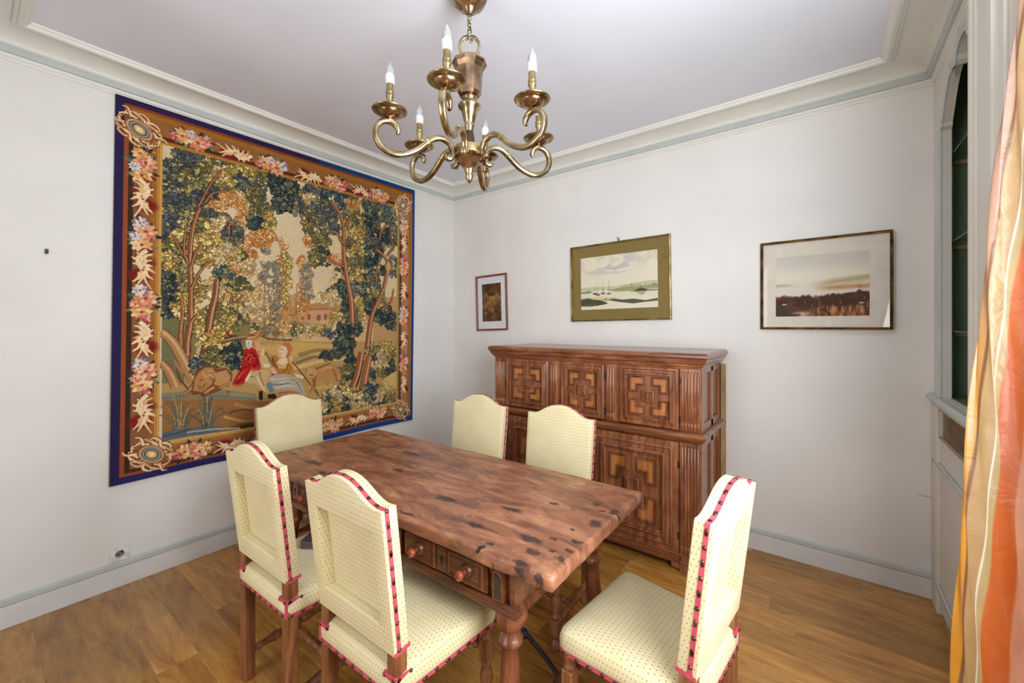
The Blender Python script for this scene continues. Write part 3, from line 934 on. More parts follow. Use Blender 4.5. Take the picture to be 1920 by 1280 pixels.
# splayed turned legs
def table_leg(x, y_, sx, sy):
    M = Matrix(((1, 0, -sx, x+sx*.58), (0, 1, -sy, y_+sy*.58), (0, 0, 1, 0), (0, 0, 0, 1)))   # sheared so the foot is thrown outwards
    l = MB()
    l.lathe([(.052, .578), (.052, .53), (.046, .512), (.036, .497)], 8, M @ Matrix.Rotation(R(22.5), 4, 'Z'), flat=True)
    l.lathe([(.033, .500), (.031, .482), (.036, .474), (.040, .466), (.040, .458), (.034, .451), (.0285, .446), (.029, .40), (.031, .33), (.030, .26), (.027, .215), (.034, .208), (.036, .200), (.030, .192)], 20, M)
    l.box(-.036, .036, -.036, .036, .10, .195, .006, M=M)
    l.lathe([(.028, .104), (.036, .09), (.040, .06), (.034, .03), (.026, .0)], 18, M)
    return l.build('leg', M_leg, table)
legs = [(-.665, -.265, -.17, -.10), (.690, -.270, .05, -.10), (.700, .270, .05, .10), (-.665, .265, -.17, .10)]
for L_ in legs: table_leg(*L_)
for (x, sx) in ((-.665-.17*.43, 0), (.695+.05*.43, 0)):
    s = MB(); M = Matrix.Translation((x, 0, .148)) @ Matrix.Rotation(R(90), 4, 'X')
    s.lathe([(.018, -.30), (.018, -.25), (.024, -.23), (.016, -.21), (.026, -.12), (.016, -.03), (.024, 0), (.016, .03), (.026, .12), (.016, .21), (.024, .23), (.018, .25), (.018, .30)], 14, M).build('end_stretcher', M_leg, table)
# wrought-iron braces from the stretchers up to the middle
for s in (1, -1):
    a = Vector((s*.715, 0, .15)); b = Vector((s*.03, 0, .59))
    pts = [a, a.lerp(b, .12)+Vector((0, 0, .008)), a.lerp(b, .5)+Vector((0, 0, -.012)), a.lerp(b, .85)+Vector((0, 0, -.006)), b]
    r_ = MB(); pa = catmull(pts, 8); r_.tube(pa, .0085, 8)
    d = (b-a).normalized(); Q = d.to_track_quat('Z', 'Y').to_matrix().to_4x4()
    for t in (.24, .5, .76):
        r_.lathe([(.009, -.02), (.015, -.014), (.011, -.008), (.018, -.003), (.018, .003), (.011, .008), (.015, .014), (.009, .02)], 10, Matrix.Translation(a.lerp(b, t)+Vector((0, 0, -.008))) @ Q)
    r_.build('iron_brace', M_iron, table)
# iron clamp let into the edge of the slab
k = MB().tube([(.632, -.370, .752), (.638, -.364, .766), (.648, -.350, .7665)], .005, 8); k.build('iron_clamp', M_iron, table)

# ================================================================== carved oak cabinet
CX = 1.805
cab = empty('sideboard_cabinet', (CX, -.565, 0))
setp(cab, 'tall carved dark oak cabinet with geometric panelled doors against the back wall', 'cabinet')
HW, DP = .765, .545
def hx(x): return x-CX
bd = MB()
bd.box(-HW+.012, HW-.012, .014, DP, .82, 1.21).box(-HW+.012, HW-.012, .014, DP, .06, .80)
# frame work of the sides (front and back stile, middle stile, rails)
for s in (-1, 1):
    x0, x1 = (HW-.014, HW) if s > 0 else (-HW, -HW+.014)
    for (z0, z1) in ((.83, 1.21), (.0, .775)):
        for (ya, yb_) in ((.0, .075), (.245, .30), (.475, DP)): bd.box(x0, x1, ya, yb_, z0, z1, .003)
        bd.box(x0, x1, .075, .475, z0 if z0 > .5 else .05, (z0 if z0 > .5 else .05)+.045, .003).box(x0, x1, .075, .475, z1-.04, z1, .003)
bd.build('carcass', M_oak, cab)
cn = MB(); rect_loft(cn, -HW, HW, 0, DP, [(.0, 1.200), (.004, 1.212), (.012, 1.216), (.014, 1.226), (.026, 1.236), (.032, 1.250), (.028, 1.256), (.038, 1.262), (.043, 1.270), (.043, 1.280), (.036, 1.290), (.030, 1.292)], False)
cn.build('cornice', M_oakx, cab)
tp = MB().box(-HW-.028, HW+.028, -.028, DP, 1.2905, 1.2945, .001); tp.build('top_board', M_oakx, cab)
md = MB(); rect_loft(md, -HW, HW, 0, DP, [(.0, .770), (.004, .776), (.010, .780), (.022, .796), (.030, .806), (.030, .816), (.024, .822), (.012, .828), (.0, .832)], False)
md.build('waist_moulding', M_oakx, cab)
bs = MB(); bs.box(-HW+.11, HW-.11, -.004, .02, .048, .106, .003); bs.box(-HW+.11, HW-.11, -.010, .02, .098, .112, .003)
bs.box(-HW+.11, -HW+.17, -.003, .018, .018, .05, .003).box(HW-.17, HW-.11, -.003, .018, .018, .05, .003)
bs.build('bottom_rail', M_oakx, cab)
bb = MB().box(HW+.002, HW+.030, DP-.03, DP+.005, 0, 1.195, .002); bb.build('back_board', wood_mat('pale_plank', (150, 112, 74), (176, 138, 98), (192, 156, 116), 'z', rough=.6), cab)

def pilaster(x0, x1, z0, z1, nreed, plain=0.0, foot=None):
    p = MB(); p.box(x0, x1, -.004, .02, (0 if foot else z0), z1, .002)
    if foot: p.box(x0-.001, x1+.001, -.010, .02, 0, .07, .003)
    a, b = x0+.006, x1-.006-plain
    w = (b-a)/nreed
    ztop, zbot = z1-.022, z0+.006
    for i in range(nreed):
        c = a+(i+.5)*w; r = w*.40
        prof = []
        for (za, zb) in ((zbot, zbot+.045), (zbot+.050, ztop)):
            vs_ = []; fs_ = []
            zz = [za, za+.004] + [za+.004+(zb-za-.008)*.5] + [zb-.005, zb]
            sc = [.3, 1, 1, 1, .3]
            for z, s_ in zip(zz, sc):
                for k in range(6):
                    an = math.pi*k/5
                    vs_.append((c-math.cos(an)*r*(.6+.4*s_), -.004-math.sin(an)*r*.9*s_, z))
            for q in range(4):
                for k in range(5): fs_.append((q*6+k, q*6+k+1, q*6+7+k, q*6+6+k))
            p.add(vs_, fs_, True)
        p.ball((c, -.004, ztop+.006), r*.8, 1, .9, 1, 6, 4)
    return p.build('pilaster', M_oak, cab)
pilaster(-.762, -.647, .834, 1.200, 6)
pilaster(-.256, -.158, .834, 1.200, 3, .03)
pilaster(.177, .276, .834, 1.200, 3, .03)
pilaster(.647, .762, .834, 1.200, 6)
pilaster(-.762, -.645, .108, .768, 6, 0, True)
pilaster(.645, .762, .108, .768, 6, 0, True)
st = MB().box(-.082, .072, -.004, .02, .108, .768, .002); st.box(-.05, .04, -.010, 0, .12, .755, .003); st.build('centre_stile', M_oak, cab)

def ccw(p):
    a = sum(p[i][0]*p[(i+1) % len(p)][1]-p[(i+1) % len(p)][0]*p[i][1] for i in range(len(p)))
    return p if a > 0 else p[::-1]
class _Deep:
    """scales the heights of a moulding profile"""
    def __mul__(s, prof): return [(d, h*1.7) for d, h in prof]
DEEP = _Deep()
def door(x0, x1, z0, z1, big, hinge_right):
    d = MB(); d.box(x0, x1, -.003, .016, z0, z1, .002)
    do = d.build('door', M_oak, cab)
    f = MB()
    if big:
        loop_mould(f, rect(x0, x1, z0, z1), DEEP * [(0, .0), (0, .004), (.03, .006), (.033, .012), (.040, .014), (.046, .006), (.072, .006), (.076, .016), (.084, .019), (.090, .010), (.096, .014), (.102, .004)], -.003, -1)
        ins = .128
    else:
        loop_mould(f, rect(x0, x1, z0, z1), DEEP * [(0, .0), (0, .010), (.006, .013), (.014, .013), (.020, .007), (.032, .009), (.038, .016), (.046, .016), (.052, .004)], -.003, -1)
        ins = .060
    a0, a1, b0, b1 = x0+ins, x1-ins, z0+ins, z1-ins
    w, h = a1-a0, b1-b0
    base = [(0, 0), (.415, 0), (.415, .24), (.22, .24), (.22, .415), (0, .415)]
    prof = DEEP * [(0, 0), (0, .005), (.003, .009), (.0052, .005), (.0074, .008), (.0100, .008), (.0125, .002)] if not big else DEEP * [(0, 0), (0, .005), (.004, .010), (.007, .005), (.010, .009), (.0135, .009), (.0165, .002)]
    pan = []
    for mx in (0, 1):
        for mz in (0, 1):
            q = [((1-p[0]) if mx else p[0], (1-p[1]) if mz else p[1]) for p in base]
            q = ccw([(a0+p[0]*w, b0+p[1]*h) for p in q])
            loop_mould(f, q, prof, -.003, -1)
            pan.append(offset_poly(q, prof[-1][0]-.0008))
    c0, c1, e0, e1 = a0+.345*w, a0+.655*w, b0+.345*h, b0+.655*h
    loop_mould(f, rect(c0, c1, e0, e1), DEEP * [(0, .002), (0, .010), (.008, .013), (.014, .007), (.022, .012), (.030 if big else .026, .004)], -.003, -1, True)
    f.build('moulding', M_oak, do)
    for q in pan:
        P_ = MB(); n_ = len(q)
        P_.add([(p[0], -.0052, p[1]) for p in q], [tuple(range(n_))])
        P_.add([(p[0], -.0052, p[1]) for p in q]+[(p[0], -.002, p[1]) for p in q], [(k, (k+1) % n_, n_+(k+1) % n_, n_+k) for k in range(n_)])
        P_.build('panel', M_oakp, do)
    hxx = x1+.002 if hinge_right else x0-.002
    for zz in (z0+.16*(z1-z0), z1-.2*(z1-z0)):
        hg = MB().box(hxx-.006, hxx+.006, -.016, -.002, zz-.022, zz+.022, .003); hg.build('hinge', M_iron, do)
    kx = x0+ins*.8 if hinge_right else x1-ins*.8
    if not big:
        kh = MB(); kh.ball((kx, -.018, (z0+z1)/2), .010, .5, .4, 2.0, 8, 5); kh.build('keyhole_plate', M_iron, do)
door(-.642, -.262, .840, 1.200, False, False)
door(-.152, .172, .840, 1.200, False, True)
door(.281, .643, .840, 1.200, False, True)
door(-.640, -.086, .114, .766, True, False)
door(.076, .640, .114, .766, True, True)

# ================================================================== chandelier
CHX, CHY = 1.955, -1.840
ch = empty('chandelier', (CHX, CHY, 0))
setp(ch, 'six-armed aged brass chandelier with candle bulbs hanging from the ceiling', 'chandelier')
cn = MB(); cn.lathe([(.012, 2.748), (.016, 2.752), (.024, 2.760), (.026, 2.766), (.034, 2.772), (.056, 2.786), (.070, 2.806), (.074, 2.826), (.071, 2.846), (.068, 2.850)], 36, flute=(9, .03))
cn.build('ceiling_canopy', M_copper, ch)
for i, z in enumerate((2.733, 2.705, 2.677)):
    pts = []
    for k in range(16):
        a = 2*math.pi*k/16; q = (.009*math.cos(a), 0.0, .019*math.sin(a))
        if i % 2: q = (0.0, q[0], q[2])
        pts.append((q[0], q[1], z+q[2]))
    MB().tube(pts, .0032, 6, True).build('chain_link', M_brass, ch)
MB().tube(catmull([(.002, .004, 2.75), (.007, .004, 2.70), (.004, -.004, 2.66), (.002, 0, 2.58)], 6), .0016, 5).build('electric_cord', plain_mat('cord', (190, 186, 176), .5), ch)
lp = MB()
dirr = Vector((.795, .606, 0))
for s in (-1, 1):
    p = catmull([tuple(dirr*(s*r)+Vector((0, 0, z))) for r, z in ((.010, 2.572), (.030, 2.584), (.040, 2.606), (.038, 2.632), (.024, 2.652), (.008, 2.656), (.002, 2.644), (.012, 2.636))], 5)
    lp.sweep(p, [(-.006, -.003), (.006, -.003), (.006, .003), (-.006, .003)], False, True, (dirr.y, -dirr.x, 0))
lp.build('hanging_loop', M_brass, ch)
MB().lathe([(.004, 2.590), (.012, 2.582), (.013, 2.575), (.010, 2.566), (.012, 2.560)][::-1], 14).build('loop_ball', M_brassl, ch)
def oct_(prof, name, mat, seg=8):
    return MB().lathe(prof, seg, Matrix.Rotation(R(10), 4, 'Z'), flat=(seg < 12)).build(name, mat, ch)
oct_([(.030, 2.402), (.042, 2.408), (.049, 2.420), (.051, 2.450), (.053, 2.490), (.057, 2.515), (.066, 2.532), (.073, 2.540), (.073, 2.546), (.066, 2.552), (.050, 2.556), (.012, 2.562)], 'upper_vase', M_copper, 12 if False else 10)
MB().lathe([(.016, 2.262), (.018, 2.272), (.020, 2.280), (.022, 2.288), (.019, 2.293), (.022, 2.298), (.030, 2.330), (.036, 2.352), (.046, 2.360), (.048, 2.366), (.046, 2.372), (.034, 2.378), (.026, 2.386), (.032, 2.394), (.034, 2.400), (.030, 2.404)], 24).build('baluster', M_brass, ch)
MB().lathe([(.030, 2.192), (.024, 2.215), (.019, 2.245), (.015, 2.266)], 20).build('stem', plain_mat('brown_patina', (92, 66, 54), .35, .8), ch)
oct_([(.060, 2.158), (.062, 2.164), (.062, 2.192), (.056, 2.198), (.028, 2.202)], 'arm_hub', M_brassl, 12)
oct_([(.020, 2.098), (.026, 2.108), (.042, 2.124), (.056, 2.142), (.068, 2.152), (.070, 2.158), (.060, 2.161)], 'lower_cone', M_copper, 8)
MB().lathe([(.001, 2.046), (.006, 2.050), (.013, 2.060), (.017, 2.072), (.017, 2.080), (.014, 2.086), (.019, 2.090), (.019, 2.096), (.022, 2.102)], 16).build('acorn_finial', M_brass, ch)
arm_prof = [(.099, 2.150), (.096, 2.139), (.084, 2.135), (.073, 2.144), (.070, 2.168), (.084, 2.196), (.114, 2.212), (.146, 2.207), (.176, 2.185), (.211, 2.154), (.252, 2.130), (.296, 2.120), (.335, 2.130), (.362, 2.154), (.373, 2.190), (.365, 2.222), (.345, 2.241), (.320, 2.245), (.297, 2.233), (.288, 2.212), (.293, 2.200)]
sec = [(q[0]*1.2, q[1]*1.2) for q in [(-.0095, -.005), (-.006, -.0085), (.006, -.0085), (.0095, -.005), (.0095, .005), (.006, .0085), (0, .0065), (-.006, .0085), (-.0095, .005)]]
tow = Vector((.606, -.795, 0)); rig = Vector((.795, .606, 0))
for k in range(6):
    an = R(52+60*k); d = tow*math.cos(an)+rig*math.sin(an); sd = Vector((0, 0, 1)).cross(d)
    P3 = catmull([d*r+Vector((0, 0, z)) for r, z in arm_prof], 5)
    n_ = len(P3); scl = [min(1, .55+i/12, .5+(n_-1-i)/16) for i in range(n_)]
    arm = MB(); 
    ups = []
    for i in range(n_):
        t = (P3[min(i+1, n_-1)]-P3[max(i-1, 0)]).normalized(); ups.append(tuple(sd.cross(t)))
    arm.sweep(P3, sec, False, True, ups, scl)
    ao = arm.build('arm', M_brass, ch)
    T = Matrix((d, sd, Vector((0, 0, 1)))).transposed().to_4x4()
    c_ = MB(); A = T @ Matrix.Translation((.172, 0, 2.189)) @ Matrix.Rotation(R(38), 4, 'Y')
    c_.box(-.006, .006, -.0125, .0125, -.0115, .0115, .003, M=A); c_.ball(tuple(T @ Vector((.168, 0, 2.204))), .008, 1, 1, .9, 10, 6)
    c_.build('arm_collar', M_brassl, ao)
    C = T @ Matrix.Translation((.320, 0, 0))
    MB().lathe([(.006, 2.244), (.010, 2.250), (.006, 2.255), (.012, 2.257), (.026, 2.261), (.038, 2.267), (.045, 2.275), (.047, 2.279)], 32, C, flute=(16, .022)).build('drip_cup', M_copper, ao)
    MB().lathe([(.046, 2.278), (.056, 2.279), (.066, 2.284), (.068, 2.287), (.066, 2.289), (.056, 2.284), (.040, 2.281), (.012, 2.276)], 32, C).build('drip_pan', M_brass, ao)
    cd = MB(); cd.lathe([(.006, 2.276), (.006, 2.300), (.009, 2.303), (.0105, 2.318), (.012, 2.336), (.0155, 2.340), (.0155, 2.346), (.013, 2.348), (.014, 2.352), (.0155, 2.355), (.0155, 2.360), (.0135, 2.362), (.0135, 2.390)], 18, C).build('candle_socket', plain_mat('dull_brass', (164, 146, 102), .4, .85) if k == 0 else bpy.data.materials['dull_brass'], ao)
    MB().lathe([(.015, 2.388), (.0175, 2.392), (.018, 2.416), (.0165, 2.424), (.015, 2.426)], 18, C).build('bulb_base', M_white, ao)
    MB().lathe([(.015, 2.424), (.0168, 2.434), (.0155, 2.446), (.011, 2.458), (.0065, 2.468), (.003, 2.476), (.0008, 2.480)], 16, C).build('flame_bulb', plain_mat('frosted_bulb', (176, 175, 182), .25) if k == 0 else bpy.data.materials['frosted_bulb'], ao)

# ================================================================== curtain
def curtain_mat():
    m, nt, b = new_mat('striped_taffeta')
    a = nt.nodes.new('ShaderNodeVertexColor'); a.layer_name = 'Col'
    n1 = N(nt, 'TexNoise', Scale=26.0, Detail=4.0); nt.links.new(coords(nt, 'Object', (1, 1, .6)), n1.inputs['Vector'])
    h = N(nt, 'HueSaturation'); nt.links.new(a.outputs[0], h.inputs['Color'])
    nt.links.new(math_n(nt, 'MULTIPLY_ADD', n1.outputs[0], .25, .88), h.inputs['Value'])
    nt.links.new(h.outputs[0], b.inputs['Base Color'])
    b.inputs['Roughness'].default_value = .34; b.inputs['Specular IOR Level'].default_value = .7
    b.inputs['Sheen Weight'].default_value = .3; b.inputs['Sheen Roughness'].default_value = .4
    n2 = N(nt, 'TexNoise', Scale=14.0, Detail=5.0, Distortion=.6); nt.links.new(coords(nt, 'Object', (1, 1, .7)), n2.inputs['Vector'])
    bump(nt, b, n2.outputs[0], .5, .012)
    return m
# plan of the folds measured from the leading edge: (dx, dy)
plan = catmull([(.11, .055), (.055, .035), (.012, .014), (.0, .0), (.022, -.012), (.060, -.022), (.105, -.040), (.150, -.075), (.165, -.125), (.120, -.165), (.090, -.200), (.100, -.240), (.160, -.265), (.195, -.300), (.170, -.330)], 20)
seglen = [0]
for a, b in zip(plan, plan[1:]): seglen.append(seglen[-1]+(b-a).length)
# stripe colours along the width (metres from the lining edge)
stripes = [(.0, (206, 140, 40)), (.138, (206, 140, 40)), (.140, (120, 78, 50)), (.143, (120, 78, 50)), (.145, (180, 146, 98)), (.170, (184, 150, 104)), (.1712, (242, 236, 224)), (.1728, (242, 236, 224)), (.174, (190, 166, 116)), (.183, (190, 166, 116)),
           (.185, (210, 102, 34)), (.226, (210, 102, 34)), (.228, (226, 160, 130)), (.262, (230, 170, 144)), (.265, (236, 216, 190)), (.285, (236, 216, 190)), (.288, (206, 110, 90)), (.296, (206, 110, 90)), (.299, (236, 216, 190)), (.325, (206, 164, 96)), (.345, (206, 140, 50)), (.36, (196, 164, 112)), (.40, (200, 168, 118)), (.41, (206, 100, 38)), (.46, (206, 100, 38)), (.47, (230, 170, 144)), (.52, (230, 170, 144)), (.53, (236, 216, 190)), (.60, (236, 216, 190)), (.61, (206, 140, 50)), (2, (206, 140, 50))]
def stripe(s):
    for (a, ca), (b, cb) in zip(stripes, stripes[1:]):
        if a <= s <= b:
            t = (s-a)/(b-a+1e-9); return tuple(ca[i]*(1-t)+cb[i]*t for i in range(3))
    return stripes[-1][1]
NZ = 110; nS = len(plan); vs_ = []; fs_ = []; cc = []
for j in range(NZ+1):
    z = .015+2.62*j/NZ
    lead = 3.405+.02*z+.017*z*z
    sq = 1.0-.10*z/2.6
    for i, p in enumerate(plan):
        wv = .004*math.sin(z*9+i*.12)+.003*math.sin(z*21+i*.3)
        x = min(lead+p.x*sq+wv, 3.80); y_ = -1.452+p.y+.004*math.sin(z*7+i*.17)
        vs_.append((x, y_, z)); sc_ = stripe(seglen[i])
        if seglen[i] < .139:
            k_ = min(1, max(0, (z-1.0)/.7)); sc_ = tuple(q*(1-k_)+w_*k_ for q, w_ in zip(sc_, (176, 136, 114)))
        cc.append(lin4(sc_))
for j in range(NZ):
    for i in range(nS-1): fs_.append((j*nS+i, j*nS+i+1, (j+1)*nS+i+1, (j+1)*nS+i))
me = bpy.data.meshes.new('curtain'); me.from_pydata(vs_, [], fs_); me.polygons.foreach_set('use_smooth', [True]*len(fs_))
ca = me.color_attributes.new('Col', 'FLOAT_COLOR', 'POINT'); ca.data.foreach_set('color', np.array(cc, dtype=np.float32).ravel())
me.materials.append(curtain_mat())
cu = bpy.data.objects.new('window_curtain', me); col.objects.link(cu)
sl = cu.modifiers.new('thickness', 'SOLIDIFY'); sl.thickness = .0015
setp(cu, 'long striped orange and gold satin curtain at the right window', 'curtain')
rod = MB().tube([(3.66, -1.41, 2.66), (3.66, -2.94, 2.66)], .014, 12)
setp(rod.build('curtain_rod', M_brass), 'brass curtain rod above the right window', 'curtain rod')

# ================================================================== painted surfaces (colour per grid point)
class Canvas:
    """picture raster held as sRGB colours on a grid of mesh vertices; x to the right, y up, in metres"""
    def __init__(s, w, h, nx, ny, base):
        s.w, s.h, s.nx, s.ny = w, h, nx, ny
        s.img = np.empty((ny, nx, 3), dtype=np.float32); s.img[:] = base
        s.X = (np.arange(nx)/(nx-1)*w).astype(np.float32); s.Y = (np.arange(ny)/(ny-1)*h).astype(np.float32)
    def win(s, x0, x1, y0, y1):
        i0 = max(0, int(np.floor(x0/s.w*(s.nx-1)))); i1 = min(s.nx, int(np.ceil(x1/s.w*(s.nx-1)))+1)
        j0 = max(0, int(np.floor(y0/s.h*(s.ny-1)))); j1 = min(s.ny, int(np.ceil(y1/s.h*(s.ny-1)))+1)
        return i0, i1, j0, j1
    def poly(s, pts, c, alpha=1.0):
        px = [p[0] for p in pts]; py = [p[1] for p in pts]
        i0, i1, j0, j1 = s.win(min(px), max(px), min(py), max(py))
        if i1 <= i0 or j1 <= j0: return
        X = s.X[i0:i1][None, :]; Y = s.Y[j0:j1][:, None]
        ins = np.zeros((j1-j0, i1-i0), dtype=bool)
        n_ = len(pts)
        for k in range(n_):
            xa, ya = pts[k]; xb, yb = pts[(k+1) % n_]
            if ya == yb: continue
            cond = ((ya > Y) != (yb > Y)) & (X < (xb-xa)*(Y-ya)/(yb-ya)+xa)
            ins ^= cond
        w = s.img[j0:j1, i0:i1]
        if alpha >= 1: w[ins] = c
        else: w[ins] = w[ins]*(1-alpha)+np.array(c, dtype=np.float32)*alpha
    def ell(s, x, y, rx, ry, c, soft=0.0, alpha=1.0, rot=0.0):
        m_ = max(rx, ry)*(1+soft)
        i0, i1, j0, j1 = s.win(x-m_, x+m_, y-m_, y+m_)
        if i1 <= i0 or j1 <= j0: return
        X = s.X[i0:i1][None, :]-x; Y = s.Y[j0:j1][:, None]-y
        ca_, sa_ = math.cos(rot), math.sin(rot)
        d = np.sqrt(((X*ca_+Y*sa_)/rx)**2+((-X*sa_+Y*ca_)/ry)**2)
        a = (np.clip((1+soft-d)/(2*soft+1e-6), 0, 1) if soft else (d <= 1).astype(np.float32))*alpha
        w = s.img[j0:j1, i0:i1]; w[:] = w*(1-a[..., None])+np.array(c, dtype=np.float32)*a[..., None]
    def stroke(s, pts, w0, w1, c, alpha=1.0, sub=4):
        P = catmull([(p[0], p[1], 0) for p in pts], sub) if len(pts) > 2 else [Vector((p[0], p[1], 0)) for p in pts]
        L, Rr = [], []
        n_ = len(P)
        for i in range(n_):
            t = (P[min(i+1, n_-1)]-P[max(i-1, 0)]); t.normalize()
            w = (w0+(w1-w0)*i/(n_-1))*.5
            L.append((P[i].x-t.y*w, P[i].y+t.x*w)); Rr.append((P[i].x+t.y*w, P[i].y-t.x*w))
        s.poly(L+Rr[::-1], c, alpha)
    def leaf(s, x, y, ang, L, wd, c):
        ca_, sa_ = math.cos(ang), math.sin(ang)
        sh = ((0, 0), (.25, .42), (.6, .5), (.9, .28), (1, 0), (.9, -.28), (.6, -.5), (.25, -.42))
        s.poly([(x+ca_*u*L-sa_*v*wd, y+sa_*u*L+ca_*v*wd) for u, v in sh], c)
    def noise(s, sx, sy, seed, oct=4):
        r_ = np.random.RandomState(seed); out = np.zeros((s.ny, s.nx), dtype=np.float32); amp = 1; tot = 0
        for o in range(oct):
            gx, gy = int(sx*2**o)+2, int(sy*2**o)+2
            g = r_.rand(gy, gx).astype(np.float32)
            fx = np.linspace(0, gx-1.001, s.nx); fy = np.linspace(0, gy-1.001, s.ny)
            ix = fx.astype(int); iy = fy.astype(int); tx = fx-ix; ty = fy-iy
            tx = (tx*tx*(3-2*tx))[None, :]; ty = (ty*ty*(3-2*ty))[:, None]
            a = g[np.ix_(iy, ix)]; b = g[np.ix_(iy, ix+1)]; c_ = g[np.ix_(iy+1, ix)]; d = g[np.ix_(iy+1, ix+1)]
            out += amp*((a*(1-tx)+b*tx)*(1-ty)+(c_*(1-tx)+d*tx)*ty); tot += amp; amp *= .5
        return out/tot
    def blend(s, mask, c):
        mask = np.clip(mask, 0, 1)[..., None]; s.img[:] = s.img*(1-mask)+np.array(c, dtype=np.float32)*mask
    def mesh(s, name, fn):
        """fn(U, V) -> world xyz arrays for normalised grid coordinates"""
        U, V = np.meshgrid(np.linspace(0, 1, s.nx), np.linspace(0, 1, s.ny))
        co = fn(U, V).reshape(-1, 3).astype(np.float32)
        nx, ny = s.nx, s.ny
        idx = np.arange(nx*ny).reshape(ny, nx)
        q = np.stack([idx[:-1, :-1], idx[:-1, 1:], idx[1:, 1:], idx[1:, :-1]], -1).reshape(-1, 4).astype(np.int32)
        me = bpy.data.meshes.new(name)
        me.vertices.add(nx*ny); me.vertices.foreach_set('co', co.ravel())
        nf = len(q); me.loops.add(nf*4); me.loops.foreach_set('vertex_index', q.ravel())
        me.polygons.add(nf); me.polygons.foreach_set('loop_start', np.arange(0, nf*4, 4, dtype=np.int32))
        me.polygons.foreach_set('loop_total', np.full(nf, 4, dtype=np.int32))
        me.polygons.foreach_set('use_smooth', np.ones(nf, dtype=bool))
        me.update(calc_edges=True)
        v = np.clip(s.img, 0, 255)/255.0
        l = np.where(v <= .04045, v/12.92, ((v+.055)/1.055)**2.4)
        rgba = np.concatenate([l, np.ones((ny, nx, 1), dtype=np.float32)], -1).astype(np.float32)
        ca_ = me.color_attributes.new('Col', 'FLOAT_COLOR', 'POINT'); ca_.data.foreach_set('color', rgba.ravel())
        return me

# ================================================================== framed pictures on the back wall
def picture(name, label, x0, x1, z0, z1, tilt, fw, fd, fmat, mat_col, mats, canvas, glass=True, swing=0.0):
    w, h = x1-x0, z1-z0
    root = empty(name, ((x0+x1)/2, -abs(math.sin(R(swing)))*w/2, (z0+z1)/2), (0, R(tilt), R(swing))); setp(root, label, 'picture', 'framed pictures on the back wall')
    a, b = w/2, h/2
    f = MB(); 
    loop_mould(f, rect(-a, a, -b, b), [(0, .002), (0, fd), (fw*.25, fd+.002), (fw*.5, fd-.002), (fw*.8, fd-.001), (fw, fd-.006), (fw, .004)], 0, -1)
    f.build('frame', fmat, root)
    MB().box(-a+fw*.5, a-fw*.5, -.006, -.0015, -b+fw*.5, b-fw*.5).build('mount', paint_mat(name+'_mount', mat_col, .85, .03, 20), root)
    l, r_, bt, tp = mats
    p0, p1, q0, q1 = -a+l, a-r_, -b+bt, b-tp
    me = canvas.mesh('artwork', lambda U, V: np.stack([p0+(p1-p0)*U, np.full_like(U, -.0068), q0+(q1-q0)*V], -1))
    me.materials.append(bpy.data.materials.get('art_paper') or vcol_mat('art_paper', .8))
    o = bpy.data.objects.new('artwork', me); col.objects.link(o); o.parent = root
    if glass: MB().box(-a+fw*.8, a-fw*.8, -.0095, -.0080, -b+fw*.8, b-fw*.8).build('pane', M_glass, root)
    return root

# small dark relief print
cv = Canvas(.20, .40, 90, 170, (96, 62, 34))
n1 = cv.noise(4, 9, 1); n2 = cv.noise(14, 10, 2)
cv.blend((n1-.42)*4, (150, 108, 60)); cv.blend((n2-.56)*5, (54, 30, 18))
U_, V_ = np.meshgrid(np.linspace(0, 1, 90), np.linspace(0, 1, 170))
body = np.clip(1.6-np.sqrt(((U_-.5)/.34)**2+((V_-.5)/.36)**2)*1.5, 0, 1)
cv.blend(body*.7*(n2*.8+.3), (176, 132, 76)); cv.blend(np.clip((V_-.72)*6, 0, 1)*.6*(n1), (46, 28, 18)); cv.blend(np.clip((.28-V_)*4, 0, 1)*(n2 > .5)*.7, (46, 26, 16))
for k in range(26):
    x = rng.uniform(.02, .18); y_ = rng.uniform(.02, .36)
    cv.stroke([(x, y_), (x+rng.uniform(-.012, .012), y_+.03), (x+rng.uniform(-.014, .014), y_+rng.uniform(.05, .09))], .004, .001, rng.choice([(44, 26, 16), (60, 36, 20), (184, 142, 84), (40, 24, 16)]), .8)
cv.ell(.10, .285, .035, .018, (52, 32, 20), .5, .8); cv.ell(.10, .25, .03, .02, (186, 142, 84), .5, .7)
picture('small_picture', 'small narrow picture with dark brown print in a thin brown wooden frame', .336, .726, 1.407, 1.951, -1.7, .018, .018,
        wood_mat('picture_frame_brown', (92, 46, 28), (126, 70, 42), (148, 90, 58), 'z', rough=.35), (232, 232, 236), (.075, .075, .09, .085), cv)

# harbour watercolour
cv = Canvas(.66, .43, 260, 170, (232, 222, 200))
U_, V_ = np.meshgrid(np.linspace(0, 1, 260), np.linspace(0, 1, 170))
a = cv.noise(5, 4, 5); b = cv.noise(9, 6, 8)
sky = np.clip((V_-.52)*3, 0, 1)
cv.blend(sky*np.clip((a-.45)*3, 0, .8), (200, 192, 186)); cv.blend(sky*np.clip((b-.55)*4, 0, .6), (204, 196, 150)); cv.blend(sky*np.clip((.42-a)*4, 0, .7), (238, 226, 196))
def rel(*pts): return [(p[0]*.66, p[1]*.43) for p in pts]
for q, cl in ((((.32, .76), (.40, .84), (.45, .77), (.52, .80), (.60, .86), (.68, .76), (.58, .74), (.46, .71)), (178, 176, 190)), (((.05, .70), (.20, .74), (.28, .78), (.40, .70), (.60, .68), (.80, .71), (.50, .64), (.2, .66)), (200, 194, 190))):
    cv.poly(rel(*q), cl, .6)
